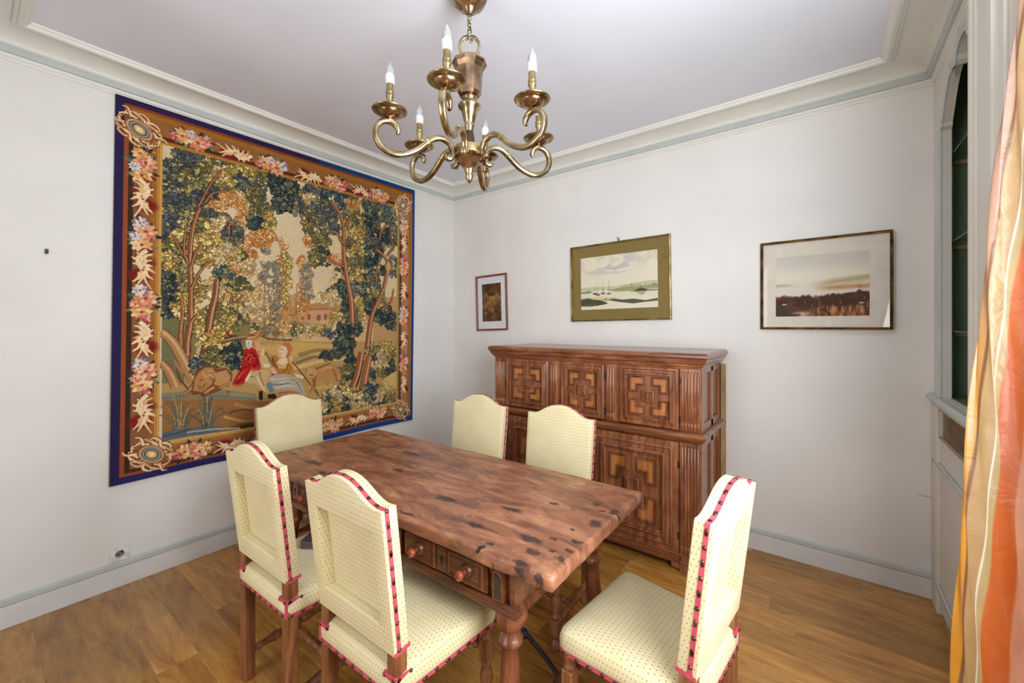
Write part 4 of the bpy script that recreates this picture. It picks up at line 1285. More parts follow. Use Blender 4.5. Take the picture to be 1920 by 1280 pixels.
cv.poly(rel((0, .42), (.1, .43), (.3, .42), (.5, .42), (.7, .45), (.85, .47), (1, .48), (1, .36), (.8, .34), (.6, .33), (.3, .36), (0, .36)), (198, 196, 160), .9)
cv.poly(rel((.36, .35), (.55, .385), (.8, .39), (1, .40), (1, .33), (.7, .30), (.5, .31)), (150, 154, 96), .85)
cv.poly(rel((0, .34), (.12, .36), (.18, .33), (.10, .31), (0, .31)), (120, 134, 92), .9)
cv.poly(rel((.0, .31), (1, .31), (1, .20), (0, .22)), (226, 218, 190), .8)
cv.poly(rel((.0, .24), (.3, .23), (.55, .2), (.4, .17), (0, .18)), (206, 190, 130), .7)
cv.poly(rel((.70, .30), (.76, .34), (.80, .36), (.84, .34), (.88, .31), (1, .31), (1, .295), (.6, .29)), (84, 84, 58))
cv.poly(rel((.74, .285), (.87, .285), (.82, .23), (.78, .24)), (150, 146, 110), .7)
cv.poly(rel((0, .20), (.10, .22), (.18, .19), (.28, .17), (.38, .10), (.30, .08), (.14, .06), (0, .07)), (74, 78, 52))
cv.poly(rel((.36, .17), (.45, .19), (.58, .16), (.70, .17), (.85, .13), (1, .16), (1, .11), (.85, .10), (.7, .08), (.52, .12)), (92, 92, 62))
for x, y_, hgt, cl in ((.20, .30, .16, (60, 50, 46)), (.24, .28, .22, (180, 74, 52)), (.31, .30, .18, (90, 100, 110)), (.39, .29, .28, (120, 120, 96))):
    cv.poly(rel((x-.035, y_+.01), (x+.035, y_+.01), (x+.02, y_-.02), (x-.02, y_-.02)), cl); cv.stroke(rel((x, y_), (x+.002, y_+hgt)), .0035, .002, (80, 72, 66))
for k in range(30):
    x = rng.uniform(.58, .98); cv.ell(x*.66, (.405+rng.uniform(-.02, .03))*.43, .006, .003, (96, 96, 66), .4, .6)
for k in range(40):
    x = rng.uniform(.0, .36); cv.ell(x*.66, rng.uniform(.07, .19)*.43, .008, .004, rng.choice([(52, 56, 40), (110, 112, 74), (60, 62, 46)]), .3, .6)
picture('harbour_picture', 'harbour watercolour with sailing boats in a wide olive mount and thin gilt frame', 1.417, 2.239, 1.493, 2.117, -.8, .011, .022,
        brass_mat('pale_gilt', (150, 132, 90), (206, 190, 146), .35), (134, 114, 58), (.088, .098, .095, .10), cv)
hk = empty('picture_hook', (1.833, 0, 2.138)); setp(hk, 'small forked metal hook above the harbour picture', 'hook')
MB().box(-.008, .008, -.006, 0, -.02, .0, .002).build('hook_plate', M_steel, hk)
t_ = MB()
for s in (-1, 1): t_.tube([(0, -.006, -.006), (s*.008, -.010, .004), (s*.011, -.008, .014)], .0025, 6)
t_.build('hook_prong', M_steel, hk)

# brown moorland watercolour
cv = Canvas(.44, .335, 230, 175, (226, 218, 204))
U_, V_ = np.meshgrid(np.linspace(0, 1, 230), np.linspace(0, 1, 175))
a = cv.noise(5, 9, 11); b = cv.noise(18, 14, 12); c_ = cv.noise(40, 8, 13)
cv.blend(np.clip((V_-.62)*2.2, 0, 1)*(.45+.5*a), (196, 190, 182)); cv.blend(np.clip(1-np.abs(V_-.66)*6, 0, 1)*.7, (238, 228, 204))
cv.blend(np.clip(1-np.abs(V_-(.46+.13*U_+.04*(a-.5)))/.07, 0, 1)*np.clip((U_-.38)*4+.25*(U_ < .25), 0, 1)*.85, (176, 156, 108))
cv.blend(np.clip(1-np.abs(V_-.52)/.035, 0, 1)*np.clip((.25-U_)*6, 0, 1)*.6, (150, 140, 110))
cv.blend(np.clip(1-np.abs(V_-(.44+.02*U_))/.06, 0, 1)*np.clip((U_-.42)*5, 0, 1)*(.5+.6*b), (184, 124, 58))
edge_ = .355+.055*np.clip((U_-.4)*2, 0, 1)+.10*(b-.5)+.05*(c_-.5)
cv.blend(np.clip((edge_-V_)*22, 0, 1), (74, 46, 32))
cv.blend(np.clip((edge_-.02-V_)*10, 0, 1)*np.clip((a-.5)*5, 0, .8), (118, 66, 40))
cv.blend(np.clip((.20-V_)*14, 0, 1)*np.clip((U_-.35)*4, 0, 1)*np.clip((c_-.42)*5, 0, 1)*.9, (206, 150, 92))
cv.blend(np.clip((.10-V_)*20, 0, 1)*np.clip((b-.45)*5, 0, .8), (160, 86, 56)); cv.blend(np.clip((.22-V_)*8, 0, 1)*np.clip((.28-U_)*8, 0, 1)*.8, (66, 58, 44))
cv.blend(np.clip((.085-V_)*40, 0, 1)*np.clip(1-np.abs(U_-.3)*7, 0, 1)*(a > .45)*.8, (214, 206, 200))
for k in range(34):
    x = rng.uniform(.3, .98)*.44; y_ = rng.uniform(.03, .30)*.335; cv.stroke([(x, y_), (x+rng.uniform(-.003, .003), y_+rng.uniform(.01, .035))], .0022, .001, rng.choice([(226, 190, 146), (60, 36, 26), (206, 150, 96), (52, 34, 28)]), .8)
for x, y_ in ((.18, .36), (.88, .42), (.92, .20), (.10, .20), (.72, .36)): cv.ell(x*.44, y_*.335, .012, .004, (226, 216, 206), .4, .85)
picture('moorland_picture', 'brown moorland watercolour with cream mount and dark gilt frame nearest the niche', 2.801, 3.431, 1.430, 1.980, 0, .014, .022,
        brass_mat('dark_gilt', (84, 62, 36), (150, 116, 66), .4), (226, 218, 204), (.082, .098, .08, .10), cv, True, -1.8)
TAP_OPS = [
('e',(226,208,170),0.925,1.624,0.449,0.582,0.9,0.8),
('e',(206,178,138),1.167,1.341,0.381,0.288,0.9,0.7),
('p',(186,146,98),[(0.857,1.077),(1.007,1.132),(1.169,1.126),(1.44,1.16),(1.643,1.118),(1.894,1.151),(1.898,0.647),(0.215,0.727),(0.213,0.916),(0.53,0.972)]),
('e',(226,206,160),1.066,1.104,0.048,0.028,0.6,0.8),
('e',(226,206,160),1.128,1.124,0.05,0.029,0.6,0.8),
('e',(226,206,160),1.191,1.094,0.051,0.029,0.6,0.8),
('e',(226,206,160),1.256,1.115,0.053,0.029,0.6,0.8),
('e',(226,206,160),1.31,1.092,0.054,0.03,0.6,0.8),
('e',(226,206,160),1.108,1.066,0.049,0.028,0.6,0.8),
('e',(226,206,160),1.222,1.063,0.052,0.029,0.6,0.8),
('p',(176,130,84),[(0.95,1.023),(1.17,1.069),(1.441,1.064),(1.643,1.05),(1.644,0.935),(0.951,0.91)]),
('p',(196,146,108),[(1.016,0.974),(1.047,1.007),(1.266,1.022),(1.284,0.998),(1.285,0.913),(1.009,0.911)]),
('s',(150,92,70),0.0087,0.0093,[(1.008,0.99),(1.129,1.014),(1.293,1.015)]),
('e',(140,88,64),1.04,0.955,0.013,0.024,0.1,1.0),
('e',(140,88,64),1.084,0.956,0.013,0.024,0.1,1.0),
('e',(140,88,64),1.159,0.949,0.018,0.025,0.1,1.0),
('e',(140,88,64),1.214,0.958,0.013,0.025,0.1,1.0),
('p',(204,168,116),[(0.933,0.91),(1.171,0.928),(1.443,0.914),(1.645,0.879),(1.646,0.751),(0.861,0.772)]),
('e',(150,120,84),1.009,0.903,0.101,0.016,0.5,1.0),
('c','T',0.687,0.922,0.111,0.094,70,0.8),
('c','G',0.806,0.894,0.105,0.075,60,0.8),
('c','T',1.01,0.839,0.156,0.047,60,0.7),
('c','Y',1.172,0.854,0.11,0.049,40,0.7),
('c','T',1.348,0.931,0.12,0.077,40,0.8),
('c','T',1.256,1.098,0.097,0.059,30,0.8),
('c','G',0.933,0.863,0.112,0.039,40,0.7),
('c','P',0.776,1.386,0.021,0.041,10,0.7),
('c','P',0.788,1.314,0.03,0.041,10,0.7),
('c','P',0.778,1.241,0.038,0.041,10,0.7),
('c','P',0.789,1.169,0.038,0.041,10,0.7),
('c','P',0.78,1.096,0.038,0.041,10,0.7),
('c','P',0.791,1.024,0.038,0.041,10,0.7),
('c','P',0.781,0.951,0.038,0.041,10,0.7),
('c','P',0.792,0.879,0.038,0.041,10,0.7),
('c','R',0.886,1.462,0.024,0.042,10,0.7),
('c','R',0.898,1.378,0.034,0.042,10,0.7),
('c','R',0.888,1.291,0.044,0.042,10,0.7),
('c','R',0.9,1.207,0.044,0.042,10,0.7),
('c','R',0.89,1.12,0.044,0.042,10,0.7),
('c','R',0.902,1.035,0.044,0.042,10,0.7),
('c','R',0.891,0.949,0.044,0.042,10,0.7),
('c','R',0.903,0.863,0.044,0.042,10,0.7),
('c','P',0.851,1.305,0.016,0.042,10,0.7),
('c','P',0.863,1.251,0.022,0.042,10,0.7),
('c','P',0.853,1.196,0.029,0.042,10,0.7),
('c','P',0.864,1.142,0.029,0.042,10,0.7),
('c','P',0.854,1.087,0.029,0.042,10,0.7),
('c','P',0.865,1.033,0.029,0.042,10,0.7),
('c','P',0.855,0.979,0.029,0.042,10,0.7),
('c','P',0.866,0.924,0.029,0.042,10,0.7),
('c','Y',0.909,1.389,0.018,0.042,10,0.7),
('c','Y',0.921,1.346,0.026,0.043,10,0.7),
('c','Y',0.91,1.3,0.033,0.042,10,0.7),
('c','Y',0.922,1.257,0.034,0.043,10,0.7),
('c','Y',0.911,1.212,0.033,0.042,10,0.7),
('c','Y',0.922,1.169,0.034,0.043,10,0.7),
('c','Y',0.912,1.124,0.033,0.042,10,0.7),
('c','Y',0.923,1.08,0.034,0.043,10,0.7),
('c','R',1.028,1.349,0.026,0.044,10,0.7),
('c','R',1.04,1.301,0.037,0.044,10,0.7),
('c','R',1.029,1.251,0.047,0.044,10,0.7),
('c','R',1.041,1.203,0.048,0.044,10,0.7),
('c','R',1.03,1.153,0.047,0.044,10,0.7),
('c','R',1.043,1.105,0.048,0.044,10,0.7),
('c','R',1.031,1.055,0.047,0.044,10,0.7),
('c','R',1.044,1.007,0.048,0.044,10,0.7),
('c','P',1.06,1.328,0.018,0.044,10,0.7),
('c','P',1.073,1.3,0.025,0.044,10,0.7),
('c','P',1.061,1.269,0.032,0.044,10,0.7),
('c','P',1.073,1.24,0.032,0.044,10,0.7),
('c','P',1.061,1.209,0.032,0.044,10,0.7),
('c','P',1.074,1.18,0.032,0.044,10,0.7),
('c','P',1.062,1.15,0.032,0.044,10,0.7),
('c','P',1.074,1.12,0.032,0.044,10,0.7),
('c','T',0.748,1.145,0.019,0.041,10,0.7),
('c','T',0.759,1.114,0.026,0.041,10,0.7),
('c','T',0.749,1.081,0.034,0.041,10,0.7),
('c','T',0.759,1.05,0.034,0.041,10,0.7),
('c','T',0.75,1.018,0.034,0.041,10,0.7),
('c','T',0.76,0.987,0.034,0.041,10,0.7),
('c','T',0.75,0.955,0.034,0.041,10,0.7),
('c','T',0.761,0.923,0.034,0.041,10,0.7),
('s',(150,104,66),0.0089,0.0045,[(0.779,0.849),(0.773,1.072),(0.784,1.297)]),
('s',(150,104,66),0.0091,0.0046,[(0.839,0.773),(0.855,0.962),(0.886,1.155),(0.895,1.348)]),
('s',(150,104,66),0.0095,0.0047,[(0.993,0.973),(0.988,1.084),(0.994,1.202)]),
('s',(150,104,66),0.0095,0.0048,[(1.012,0.986),(1.023,1.105),(1.03,1.205)]),
('s',(150,104,66),0.0091,0.0046,[(0.85,0.791),(0.881,0.925),(0.909,1.079)]),
('s',(150,104,66),0.0091,0.0045,[(0.831,0.826),(0.816,0.961),(0.808,1.074)]),
('s',(120,80,50),0.0062,0.0039,[(0.932,0.972),(0.978,0.965),(0.992,1.025)]),
('p',(178,142,86),[(0.215,0.79),(0.362,0.753),(0.533,0.746),(0.722,0.776),(1.011,0.776),(1.35,0.759),(1.646,0.751),(1.897,0.744),(1.903,0.138),(0.221,0.191)]),
('p',(196,158,92),[(0.756,0.745),(1.011,0.768),(1.35,0.733),(1.397,0.671),(1.132,0.667),(0.862,0.658)]),
('s',(146,118,78),0.0356,0.0215,[(1.012,0.669),(1.174,0.702),(1.351,0.673)]),
('s',(118,104,78),0.0237,0.0129,[(0.997,0.611),(1.132,0.651),(1.351,0.638)]),
('s',(206,172,104),0.0313,0.0217,[(0.974,0.573),(1.175,0.615),(1.398,0.619)]),
('s',(128,110,76),0.033,0.0176,[(1.176,0.516),(1.306,0.547),(1.446,0.537)]),
('s',(190,160,92),0.0323,0.0264,[(1.094,0.411),(1.308,0.411),(1.448,0.378)]),
('s',(196,158,84),0.0333,0.0276,[(1.22,0.354),(1.4,0.366),(1.651,0.291)]),
('p',(134,126,100),[(0.218,0.481),(0.338,0.475),(0.536,0.461),(0.726,0.417),(0.726,0.365),(0.536,0.399),(0.219,0.424)]),
('s',(108,114,108),0.0158,0.011,[(0.218,0.449),(0.365,0.442),(0.566,0.416),(0.72,0.381)]),
('s',(150,136,96),0.0245,0.019,[(0.566,0.43),(0.693,0.406),(0.865,0.346)]),
('p',(150,104,60),[(0.219,0.437),(0.536,0.406),(0.865,0.346),(1.178,0.31),(1.18,0.104),(0.797,0.154),(0.48,0.195),(0.221,0.203)]),
('s',(176,128,78),0.0248,0.0149,[(0.598,0.362),(0.694,0.326),(0.795,0.318)]),
('s',(112,76,46),0.0175,0.0112,[(0.568,0.311),(0.661,0.317),(0.795,0.266)]),
('s',(196,148,92),0.0174,0.0112,[(0.538,0.288),(0.662,0.238),(0.796,0.229)]),
('e',(84,56,36),0.695,0.196,0.112,0.029,0.5,1.0),
('p',(92,102,108),[(0.221,0.247),(0.289,0.253),(0.351,0.251),(0.479,0.236),(0.569,0.212),(0.48,0.195),(0.341,0.197),(0.221,0.197)]),
('s',(170,166,150),0.0098,0.0107,[(0.341,0.223),(0.48,0.216),(0.631,0.197)]),
('s',(62,68,78),0.0063,0.0066,[(0.221,0.222),(0.315,0.232),(0.357,0.24)]),
('p',(76,82,74),[(0.208,1.326),(0.276,1.303),(0.318,1.048),(0.335,0.787),(0.311,0.592),(0.217,0.538)]),
('p',(116,112,78),[(0.213,0.947),(0.28,0.955),(0.32,0.885),(0.324,0.526),(0.217,0.538)]),
('p',(132,116,74),[(0.32,0.917),(0.499,1.058),(0.687,0.922),(0.689,0.741),(0.474,0.697),(0.323,0.656)]),
('c','D',0.246,1.732,0.066,0.128,90,1.0),
('c','D',0.261,1.494,0.071,0.16,110,1.0),
('c','D',0.247,1.236,0.05,0.16,80,1.0),
('c','K',0.279,1.046,0.057,0.129,60,1.0),
('c','D',0.322,1.867,0.08,0.072,60,1.0),
('c','D',0.403,1.926,0.095,0.06,60,1.0),
('c','O',0.49,1.85,0.106,0.09,90,1.0),
('c','O',0.378,1.767,0.082,0.087,80,1.0),
('c','D',0.312,1.619,0.063,0.078,60,1.0),
('c','B',0.58,1.982,0.105,0.05,50,1.0),
('c','O',0.627,1.943,0.096,0.065,60,1.0),
('c','D',0.449,1.684,0.074,0.068,60,1.0),
('c','B',0.677,1.867,0.079,0.073,50,1.0),
('c','O',0.709,1.92,0.067,0.059,40,1.0),
('c','Y',0.535,1.87,0.066,0.049,34,1.0),
('c','Y',0.644,1.937,0.045,0.043,20,1.0),
('c','R',0.552,1.72,0.067,0.042,50,0.8),
('c','R',0.62,1.715,0.044,0.036,30,0.8),
('c','R',0.493,1.626,0.059,0.048,40,0.8),
('c','O',0.711,1.773,0.047,0.044,24,1.0),
('c','D',0.48,1.503,0.076,0.117,80,1.0),
('c','O',0.381,1.484,0.06,0.113,60,1.0),
('c','O',0.452,1.395,0.074,0.088,60,1.0),
('c','Y',0.471,1.467,0.052,0.075,40,1.0),
('c','Y',0.438,1.325,0.057,0.061,36,1.0),
('c','T',0.512,1.526,0.042,0.062,30,1.0),
('c','R',0.654,1.607,0.058,0.065,50,0.8),
('c','O',0.746,1.682,0.054,0.067,40,1.0),
('c','Y',0.781,1.614,0.048,0.052,30,1.0),
('c','K',0.706,1.581,0.033,0.037,16,1.0),
('c','R',0.782,1.502,0.062,0.045,40,0.8),
('c','R',0.681,1.467,0.059,0.044,40,0.8),
('c','R',0.666,1.374,0.045,0.036,30,0.8),
('c','D',0.585,1.487,0.05,0.078,40,1.0),
('c','G',0.587,1.352,0.068,0.064,50,1.0),
('c','T',0.541,1.346,0.06,0.063,40,1.0),
('c','Y',0.619,1.278,0.076,0.05,50,0.9),
('c','R',0.588,1.221,0.074,0.042,40,0.8),
('c','T',0.683,1.267,0.052,0.065,40,0.8),
('c','B',0.542,1.217,0.054,0.035,30,1.0),
('c','T',0.543,1.112,0.066,0.056,44,1.0),
('c','G',0.621,1.118,0.082,0.071,60,1.0),
('c','Y',0.575,1.062,0.068,0.042,36,0.9),
('c','T',0.47,1.107,0.04,0.061,30,1.0),
('c','Y',0.358,1.099,0.054,0.086,44,1.0),
('c','Y',0.319,0.999,0.047,0.059,30,1.0),
('c','G',0.591,0.956,0.093,0.064,60,0.9),
('c','Y',0.516,0.92,0.071,0.042,34,0.9),
('c','T',0.686,1.031,0.066,0.08,40,0.8),
('c','G',0.472,0.919,0.052,0.068,30,1.0),
('c','Y',0.401,0.885,0.05,0.053,30,1.0),
('c','O',0.263,1.334,0.046,0.064,34,1.0),
('c','Y',0.246,1.267,0.025,0.045,14,1.0),
('c','O',0.302,1.372,0.026,0.045,18,1.0),
('c','Y',0.288,1.435,0.021,0.039,14,1.0),
('c','O',0.317,1.178,0.037,0.059,28,1.0),
('c','Y',0.377,1.317,0.033,0.053,22,1.0),
('c','Y',0.404,1.405,0.039,0.06,26,1.0),
('c','G',0.532,0.816,0.09,0.049,40,0.9),
('c','Y',0.502,0.851,0.059,0.034,24,1.0),
('c','T',0.431,0.733,0.039,0.054,26,1.0),
('s',(74,44,34),0.0373,0.0221,[(0.337,0.623),(0.34,0.783),(0.355,0.905),(0.354,1.0),(0.352,1.149),(0.345,1.3),(0.354,1.45),(0.372,1.553),(0.393,1.621)]),
('s',(140,86,54),0.0295,0.0167,[(0.337,0.623),(0.34,0.783),(0.355,0.905),(0.354,1.0),(0.352,1.149),(0.345,1.3),(0.354,1.45),(0.372,1.553),(0.393,1.621)]),
('s',(196,146,108),0.0103,0.005,[(0.34,0.622),(0.344,0.783),(0.359,0.905),(0.358,1.0),(0.356,1.149),(0.349,1.3),(0.358,1.45),(0.376,1.553),(0.397,1.621)]),
('s',(74,44,34),0.021,0.0131,[(0.335,1.262),(0.297,1.342),(0.26,1.433)]),
('s',(140,86,54),0.0131,0.008,[(0.335,1.262),(0.297,1.342),(0.26,1.433)]),
('s',(196,146,108),0.0046,0.0024,[(0.336,1.262),(0.298,1.342),(0.261,1.433)]),
('s',(74,44,34),0.021,0.0134,[(0.334,1.272),(0.315,1.345),(0.324,1.503)]),
('s',(140,86,54),0.0131,0.0082,[(0.334,1.272),(0.315,1.345),(0.324,1.503)]),
('s',(196,146,108),0.0046,0.0025,[(0.336,1.272),(0.317,1.345),(0.325,1.504)]),
('s',(74,44,34),0.0211,0.0121,[(0.353,1.248),(0.377,1.35),(0.404,1.405)]),
('s',(140,86,54),0.0132,0.0067,[(0.353,1.248),(0.377,1.35),(0.404,1.405)]),
('s',(196,146,108),0.0046,0.002,[(0.355,1.248),(0.379,1.351),(0.406,1.405)]),
('s',(74,44,34),0.0211,0.0123,[(0.358,1.116),(0.389,1.202),(0.433,1.274),(0.473,1.303)]),
('s',(140,86,54),0.0132,0.0068,[(0.358,1.116),(0.389,1.202),(0.433,1.274),(0.473,1.303)]),
('s',(196,146,108),0.0046,0.0021,[(0.359,1.116),(0.391,1.202),(0.435,1.274),(0.475,1.303)]),
('s',(74,44,34),0.018,0.0125,[(0.385,1.625),(0.439,1.767),(0.49,1.867),(0.514,1.898)]),
('s',(140,86,54),0.01,0.0069,[(0.385,1.625),(0.439,1.767),(0.49,1.867),(0.514,1.898)]),
('s',(196,146,108),0.0035,0.0021,[(0.386,1.626),(0.441,1.767),(0.492,1.867),(0.515,1.899)]),
('s',(74,44,34),0.0182,0.0126,[(0.421,1.661),(0.463,1.732),(0.551,1.769)]),
('s',(140,86,54),0.0101,0.007,[(0.421,1.661),(0.463,1.732),(0.551,1.769)]),
('s',(196,146,108),0.0035,0.0021,[(0.422,1.661),(0.464,1.733),(0.553,1.769)]),
('s',(74,44,34),0.0189,0.0111,[(0.555,1.481),(0.56,1.553),(0.622,1.536)]),
('s',(140,86,54),0.0105,0.0054,[(0.555,1.481),(0.56,1.553),(0.622,1.536)]),
('s',(196,146,108),0.0037,0.0016,[(0.556,1.482),(0.561,1.553),(0.624,1.536)]),
('s',(74,44,34),0.0273,0.0182,[(0.307,0.706),(0.305,0.855),(0.314,0.953),(0.305,1.047)]),
('s',(160,94,50),0.0195,0.013,[(0.307,0.706),(0.305,0.855),(0.314,0.953),(0.305,1.047)]),
('s',(196,146,108),0.0068,0.0039,[(0.309,0.706),(0.307,0.855),(0.317,0.953),(0.308,1.047)]),
('s',(60,40,34),0.0519,0.033,[(0.431,0.7),(0.442,0.804),(0.463,0.97),(0.482,1.074),(0.489,1.181)]),
('s',(126,78,50),0.0438,0.0275,[(0.431,0.7),(0.442,0.804),(0.463,0.97),(0.482,1.074),(0.489,1.181)]),
('s',(196,146,108),0.0154,0.0083,[(0.437,0.699),(0.447,0.804),(0.468,0.97),(0.488,1.074),(0.495,1.181)]),
('s',(74,44,34),0.019,0.0127,[(0.566,1.026),(0.577,1.097)]),
('s',(140,86,54),0.0105,0.007,[(0.566,1.026),(0.577,1.097)]),
('s',(196,146,108),0.0037,0.0021,[(0.567,1.026),(0.579,1.097)]),
('s',(74,44,34),0.0192,0.0129,[(0.603,1.028),(0.64,1.094)]),
('s',(140,86,54),0.0106,0.0072,[(0.603,1.028),(0.64,1.094)]),
('s',(196,146,108),0.0037,0.0022,[(0.604,1.028),(0.642,1.094)]),
('s',(74,44,34),0.0169,0.0107,[(0.509,0.954),(0.503,1.037)]),
('s',(140,86,54),0.0086,0.0052,[(0.509,0.954),(0.503,1.037)]),
('s',(196,146,108),0.003,0.0016,[(0.511,0.954),(0.504,1.037)]),
('s',(74,44,34),0.0244,0.0153,[(0.357,0.905),(0.387,0.952)]),
('s',(140,86,54),0.0165,0.01,[(0.357,0.905),(0.387,0.952)]),
('s',(196,146,108),0.0058,0.003,[(0.36,0.905),(0.389,0.952)]),
('s',(74,44,34),0.0485,0.0616,[(0.211,0.847),(0.265,0.785),(0.312,0.686),(0.375,0.534)]),
('s',(176,126,80),0.041,0.0563,[(0.211,0.847),(0.265,0.785),(0.312,0.686),(0.375,0.534)]),
('s',(208,166,118),0.0144,0.0169,[(0.217,0.847),(0.27,0.785),(0.318,0.686),(0.381,0.533)]),
('s',(74,44,34),0.0391,0.0567,[(0.214,0.664),(0.251,0.604),(0.286,0.511)]),
('s',(172,120,76),0.0315,0.0516,[(0.214,0.664),(0.251,0.604),(0.286,0.511)]),
('s',(206,160,112),0.011,0.0155,[(0.217,0.664),(0.256,0.604),(0.29,0.51)]),
('s',(170,120,80),0.0261,0.0096,[(0.324,0.591),(0.297,0.626),(0.274,0.673)]),
('s',(100,66,44),0.0098,0.0064,[(0.343,0.491),(0.306,0.554),(0.284,0.627)]),
('s',(74,44,34),0.0312,0.0149,[(0.381,0.526),(0.344,0.475),(0.302,0.464)]),
('s',(166,112,70),0.0232,0.0097,[(0.381,0.526),(0.344,0.475),(0.302,0.464)]),
('s',(196,146,108),0.0081,0.0029,[(0.384,0.526),(0.347,0.474),(0.305,0.463)]),
('c','K',0.548,0.728,0.06,0.063,40,1.3),
('c','Y',0.488,0.782,0.053,0.041,24,1.2),
('c','K',0.594,0.68,0.037,0.05,24,1.3),
('c','O',0.46,0.681,0.04,0.048,24,1.2),
('c','D',0.396,0.618,0.017,0.033,10,1.2),
('s',(150,40,36),0.0174,0.0105,[(0.546,0.844),(0.568,0.801)]),
('s',(110,80,60),0.0173,0.0144,[(0.517,0.771),(0.593,0.79),(0.663,0.799)]),
('s',(190,150,104),0.0069,0.0072,[(0.517,0.782),(0.593,0.801),(0.662,0.81)]),
('s',(120,86,60),0.0149,0.0156,[(0.79,0.796),(0.879,0.787),(0.964,0.785)]),
('c','K',0.849,1.895,0.05,0.061,34,1.25),
('c','K',0.942,1.842,0.098,0.101,80,1.25),
('c','K',0.887,1.751,0.051,0.046,30,1.25),
('c','D',1.04,1.766,0.095,0.088,60,1.1),
('c','O',1.059,1.871,0.072,0.056,34,1.0),
('c','T',1.099,1.853,0.049,0.049,20,0.9),
('c','B',1.161,1.959,0.11,0.058,44,1.0),
('c','B',1.27,1.894,0.107,0.085,60,1.0),
('c','D',1.184,1.778,0.111,0.091,60,1.0),
('c','B',1.385,1.931,0.104,0.061,40,1.0),
('c','O',1.122,1.662,0.099,0.09,60,1.0),
('c','D',1.25,1.687,0.097,0.076,44,1.0),
('c','R',1.103,1.536,0.057,0.041,26,0.8),
('c','O',1.165,1.526,0.076,0.074,40,1.0),
('c','B',1.363,1.817,0.084,0.078,36,1.0),
('c','Y',1.472,1.863,0.069,0.08,34,0.8),
('c','R',1.433,1.899,0.058,0.035,16,0.8),
('c','Y',1.411,1.718,0.086,0.061,34,1.0),
('c','O',1.508,1.737,0.11,0.098,60,1.0),
('c','O',1.485,1.599,0.118,0.116,70,1.0),
('c','Y',1.475,1.642,0.079,0.053,28,1.0),
('c','Y',1.511,1.491,0.1,0.098,50,1.0),
('c','B',1.635,1.923,0.095,0.074,40,1.0),
('c','D',1.716,1.871,0.131,0.094,60,1.0),
('c','K',1.636,1.785,0.095,0.074,40,1.0),
('c','B',1.8,1.889,0.079,0.105,40,1.0),
('c','D',1.83,1.703,0.069,0.105,36,1.0),
('c','K',1.718,1.684,0.099,0.075,36,1.1),
('c','D',1.638,1.601,0.074,0.064,24,1.0),
('c','B',1.639,1.486,0.106,0.074,40,1.0),
('c','K',1.703,1.565,0.076,0.056,24,1.0),
('c','O',1.487,1.377,0.108,0.098,60,1.0),
('c','Y',1.498,1.267,0.089,0.071,34,1.0),
('c','K',1.667,1.397,0.096,0.074,34,1.1),
('c','D',1.85,1.418,0.058,0.115,26,1.0),
('c','B',1.514,1.179,0.09,0.08,36,1.0),
('c','D',1.641,1.256,0.085,0.083,34,1.0),
('c','O',1.669,1.143,0.086,0.065,28,1.0),
('c','K',1.183,1.417,0.068,0.058,34,1.1),
('c','O',1.15,1.404,0.059,0.057,26,1.0),
('c','R',1.298,1.398,0.063,0.051,26,0.8),
('c','K',1.344,1.318,0.046,0.043,16,1.0),
('c','T',1.309,1.229,0.063,0.077,30,0.8),
('c','B',1.291,1.163,0.054,0.051,22,0.8),
('c','K',1.355,1.189,0.042,0.06,20,1.0),
('c','T',1.256,1.119,0.053,0.059,24,0.8),
('c','Y',1.5,1.044,0.059,0.08,26,1.0),
('c','O',1.491,0.933,0.059,0.071,24,1.0),
('c','K',1.385,1.018,0.033,0.087,18,1.0),
('c','K',1.617,1.049,0.063,0.073,24,1.1),
('c','K',1.763,0.983,0.089,0.066,30,1.3),
('c','K',1.837,0.937,0.046,0.077,16,1.3),
('c','T',1.552,0.888,0.041,0.063,14,0.8),
('c','K',1.492,0.866,0.03,0.044,10,1.0),
('c','Y',1.294,0.93,0.063,0.059,30,0.8),
('c','T',1.312,0.866,0.054,0.051,24,0.8),
('c','B',1.25,0.825,0.044,0.034,16,0.7),
('s',(74,44,34),0.0543,0.0278,[(1.431,0.66),(1.443,0.897),(1.436,1.077),(1.411,1.198),(1.386,1.326),(1.366,1.45),(1.36,1.579),(1.359,1.682),(1.321,1.795),(1.253,1.869)]),
('s',(150,92,60),0.0438,0.0211,[(1.431,0.66),(1.443,0.897),(1.436,1.077),(1.411,1.198),(1.386,1.326),(1.366,1.45),(1.36,1.579),(1.359,1.682),(1.321,1.795),(1.253,1.869)]),
('s',(196,146,108),0.0154,0.0063,[(1.438,0.66),(1.451,0.897),(1.444,1.077),(1.419,1.198),(1.394,1.327),(1.374,1.451),(1.368,1.58),(1.367,1.684),(1.329,1.797),(1.26,1.871)]),
('s',(74,44,34),0.0319,0.0193,[(1.351,1.556),(1.305,1.625),(1.238,1.634)]),
('s',(140,86,54),0.0215,0.0126,[(1.351,1.556),(1.305,1.625),(1.238,1.634)]),
('s',(196,146,108),0.0075,0.0038,[(1.355,1.556),(1.308,1.626),(1.241,1.635)]),
('s',(74,44,34),0.0277,0.018,[(1.373,1.681),(1.42,1.781)]),
('s',(140,86,54),0.0173,0.0109,[(1.373,1.681),(1.42,1.781)]),
('s',(196,146,108),0.0061,0.0033,[(1.376,1.681),(1.423,1.782)]),
('s',(74,44,34),0.0234,0.015,[(1.376,1.364),(1.307,1.382),(1.209,1.429)]),
('s',(140,86,54),0.013,0.0083,[(1.376,1.364),(1.307,1.382),(1.209,1.429)]),
('s',(196,146,108),0.0046,0.0025,[(1.379,1.365),(1.309,1.382),(1.211,1.429)]),
('s',(74,44,34),0.0233,0.0157,[(1.366,1.528),(1.398,1.602)]),
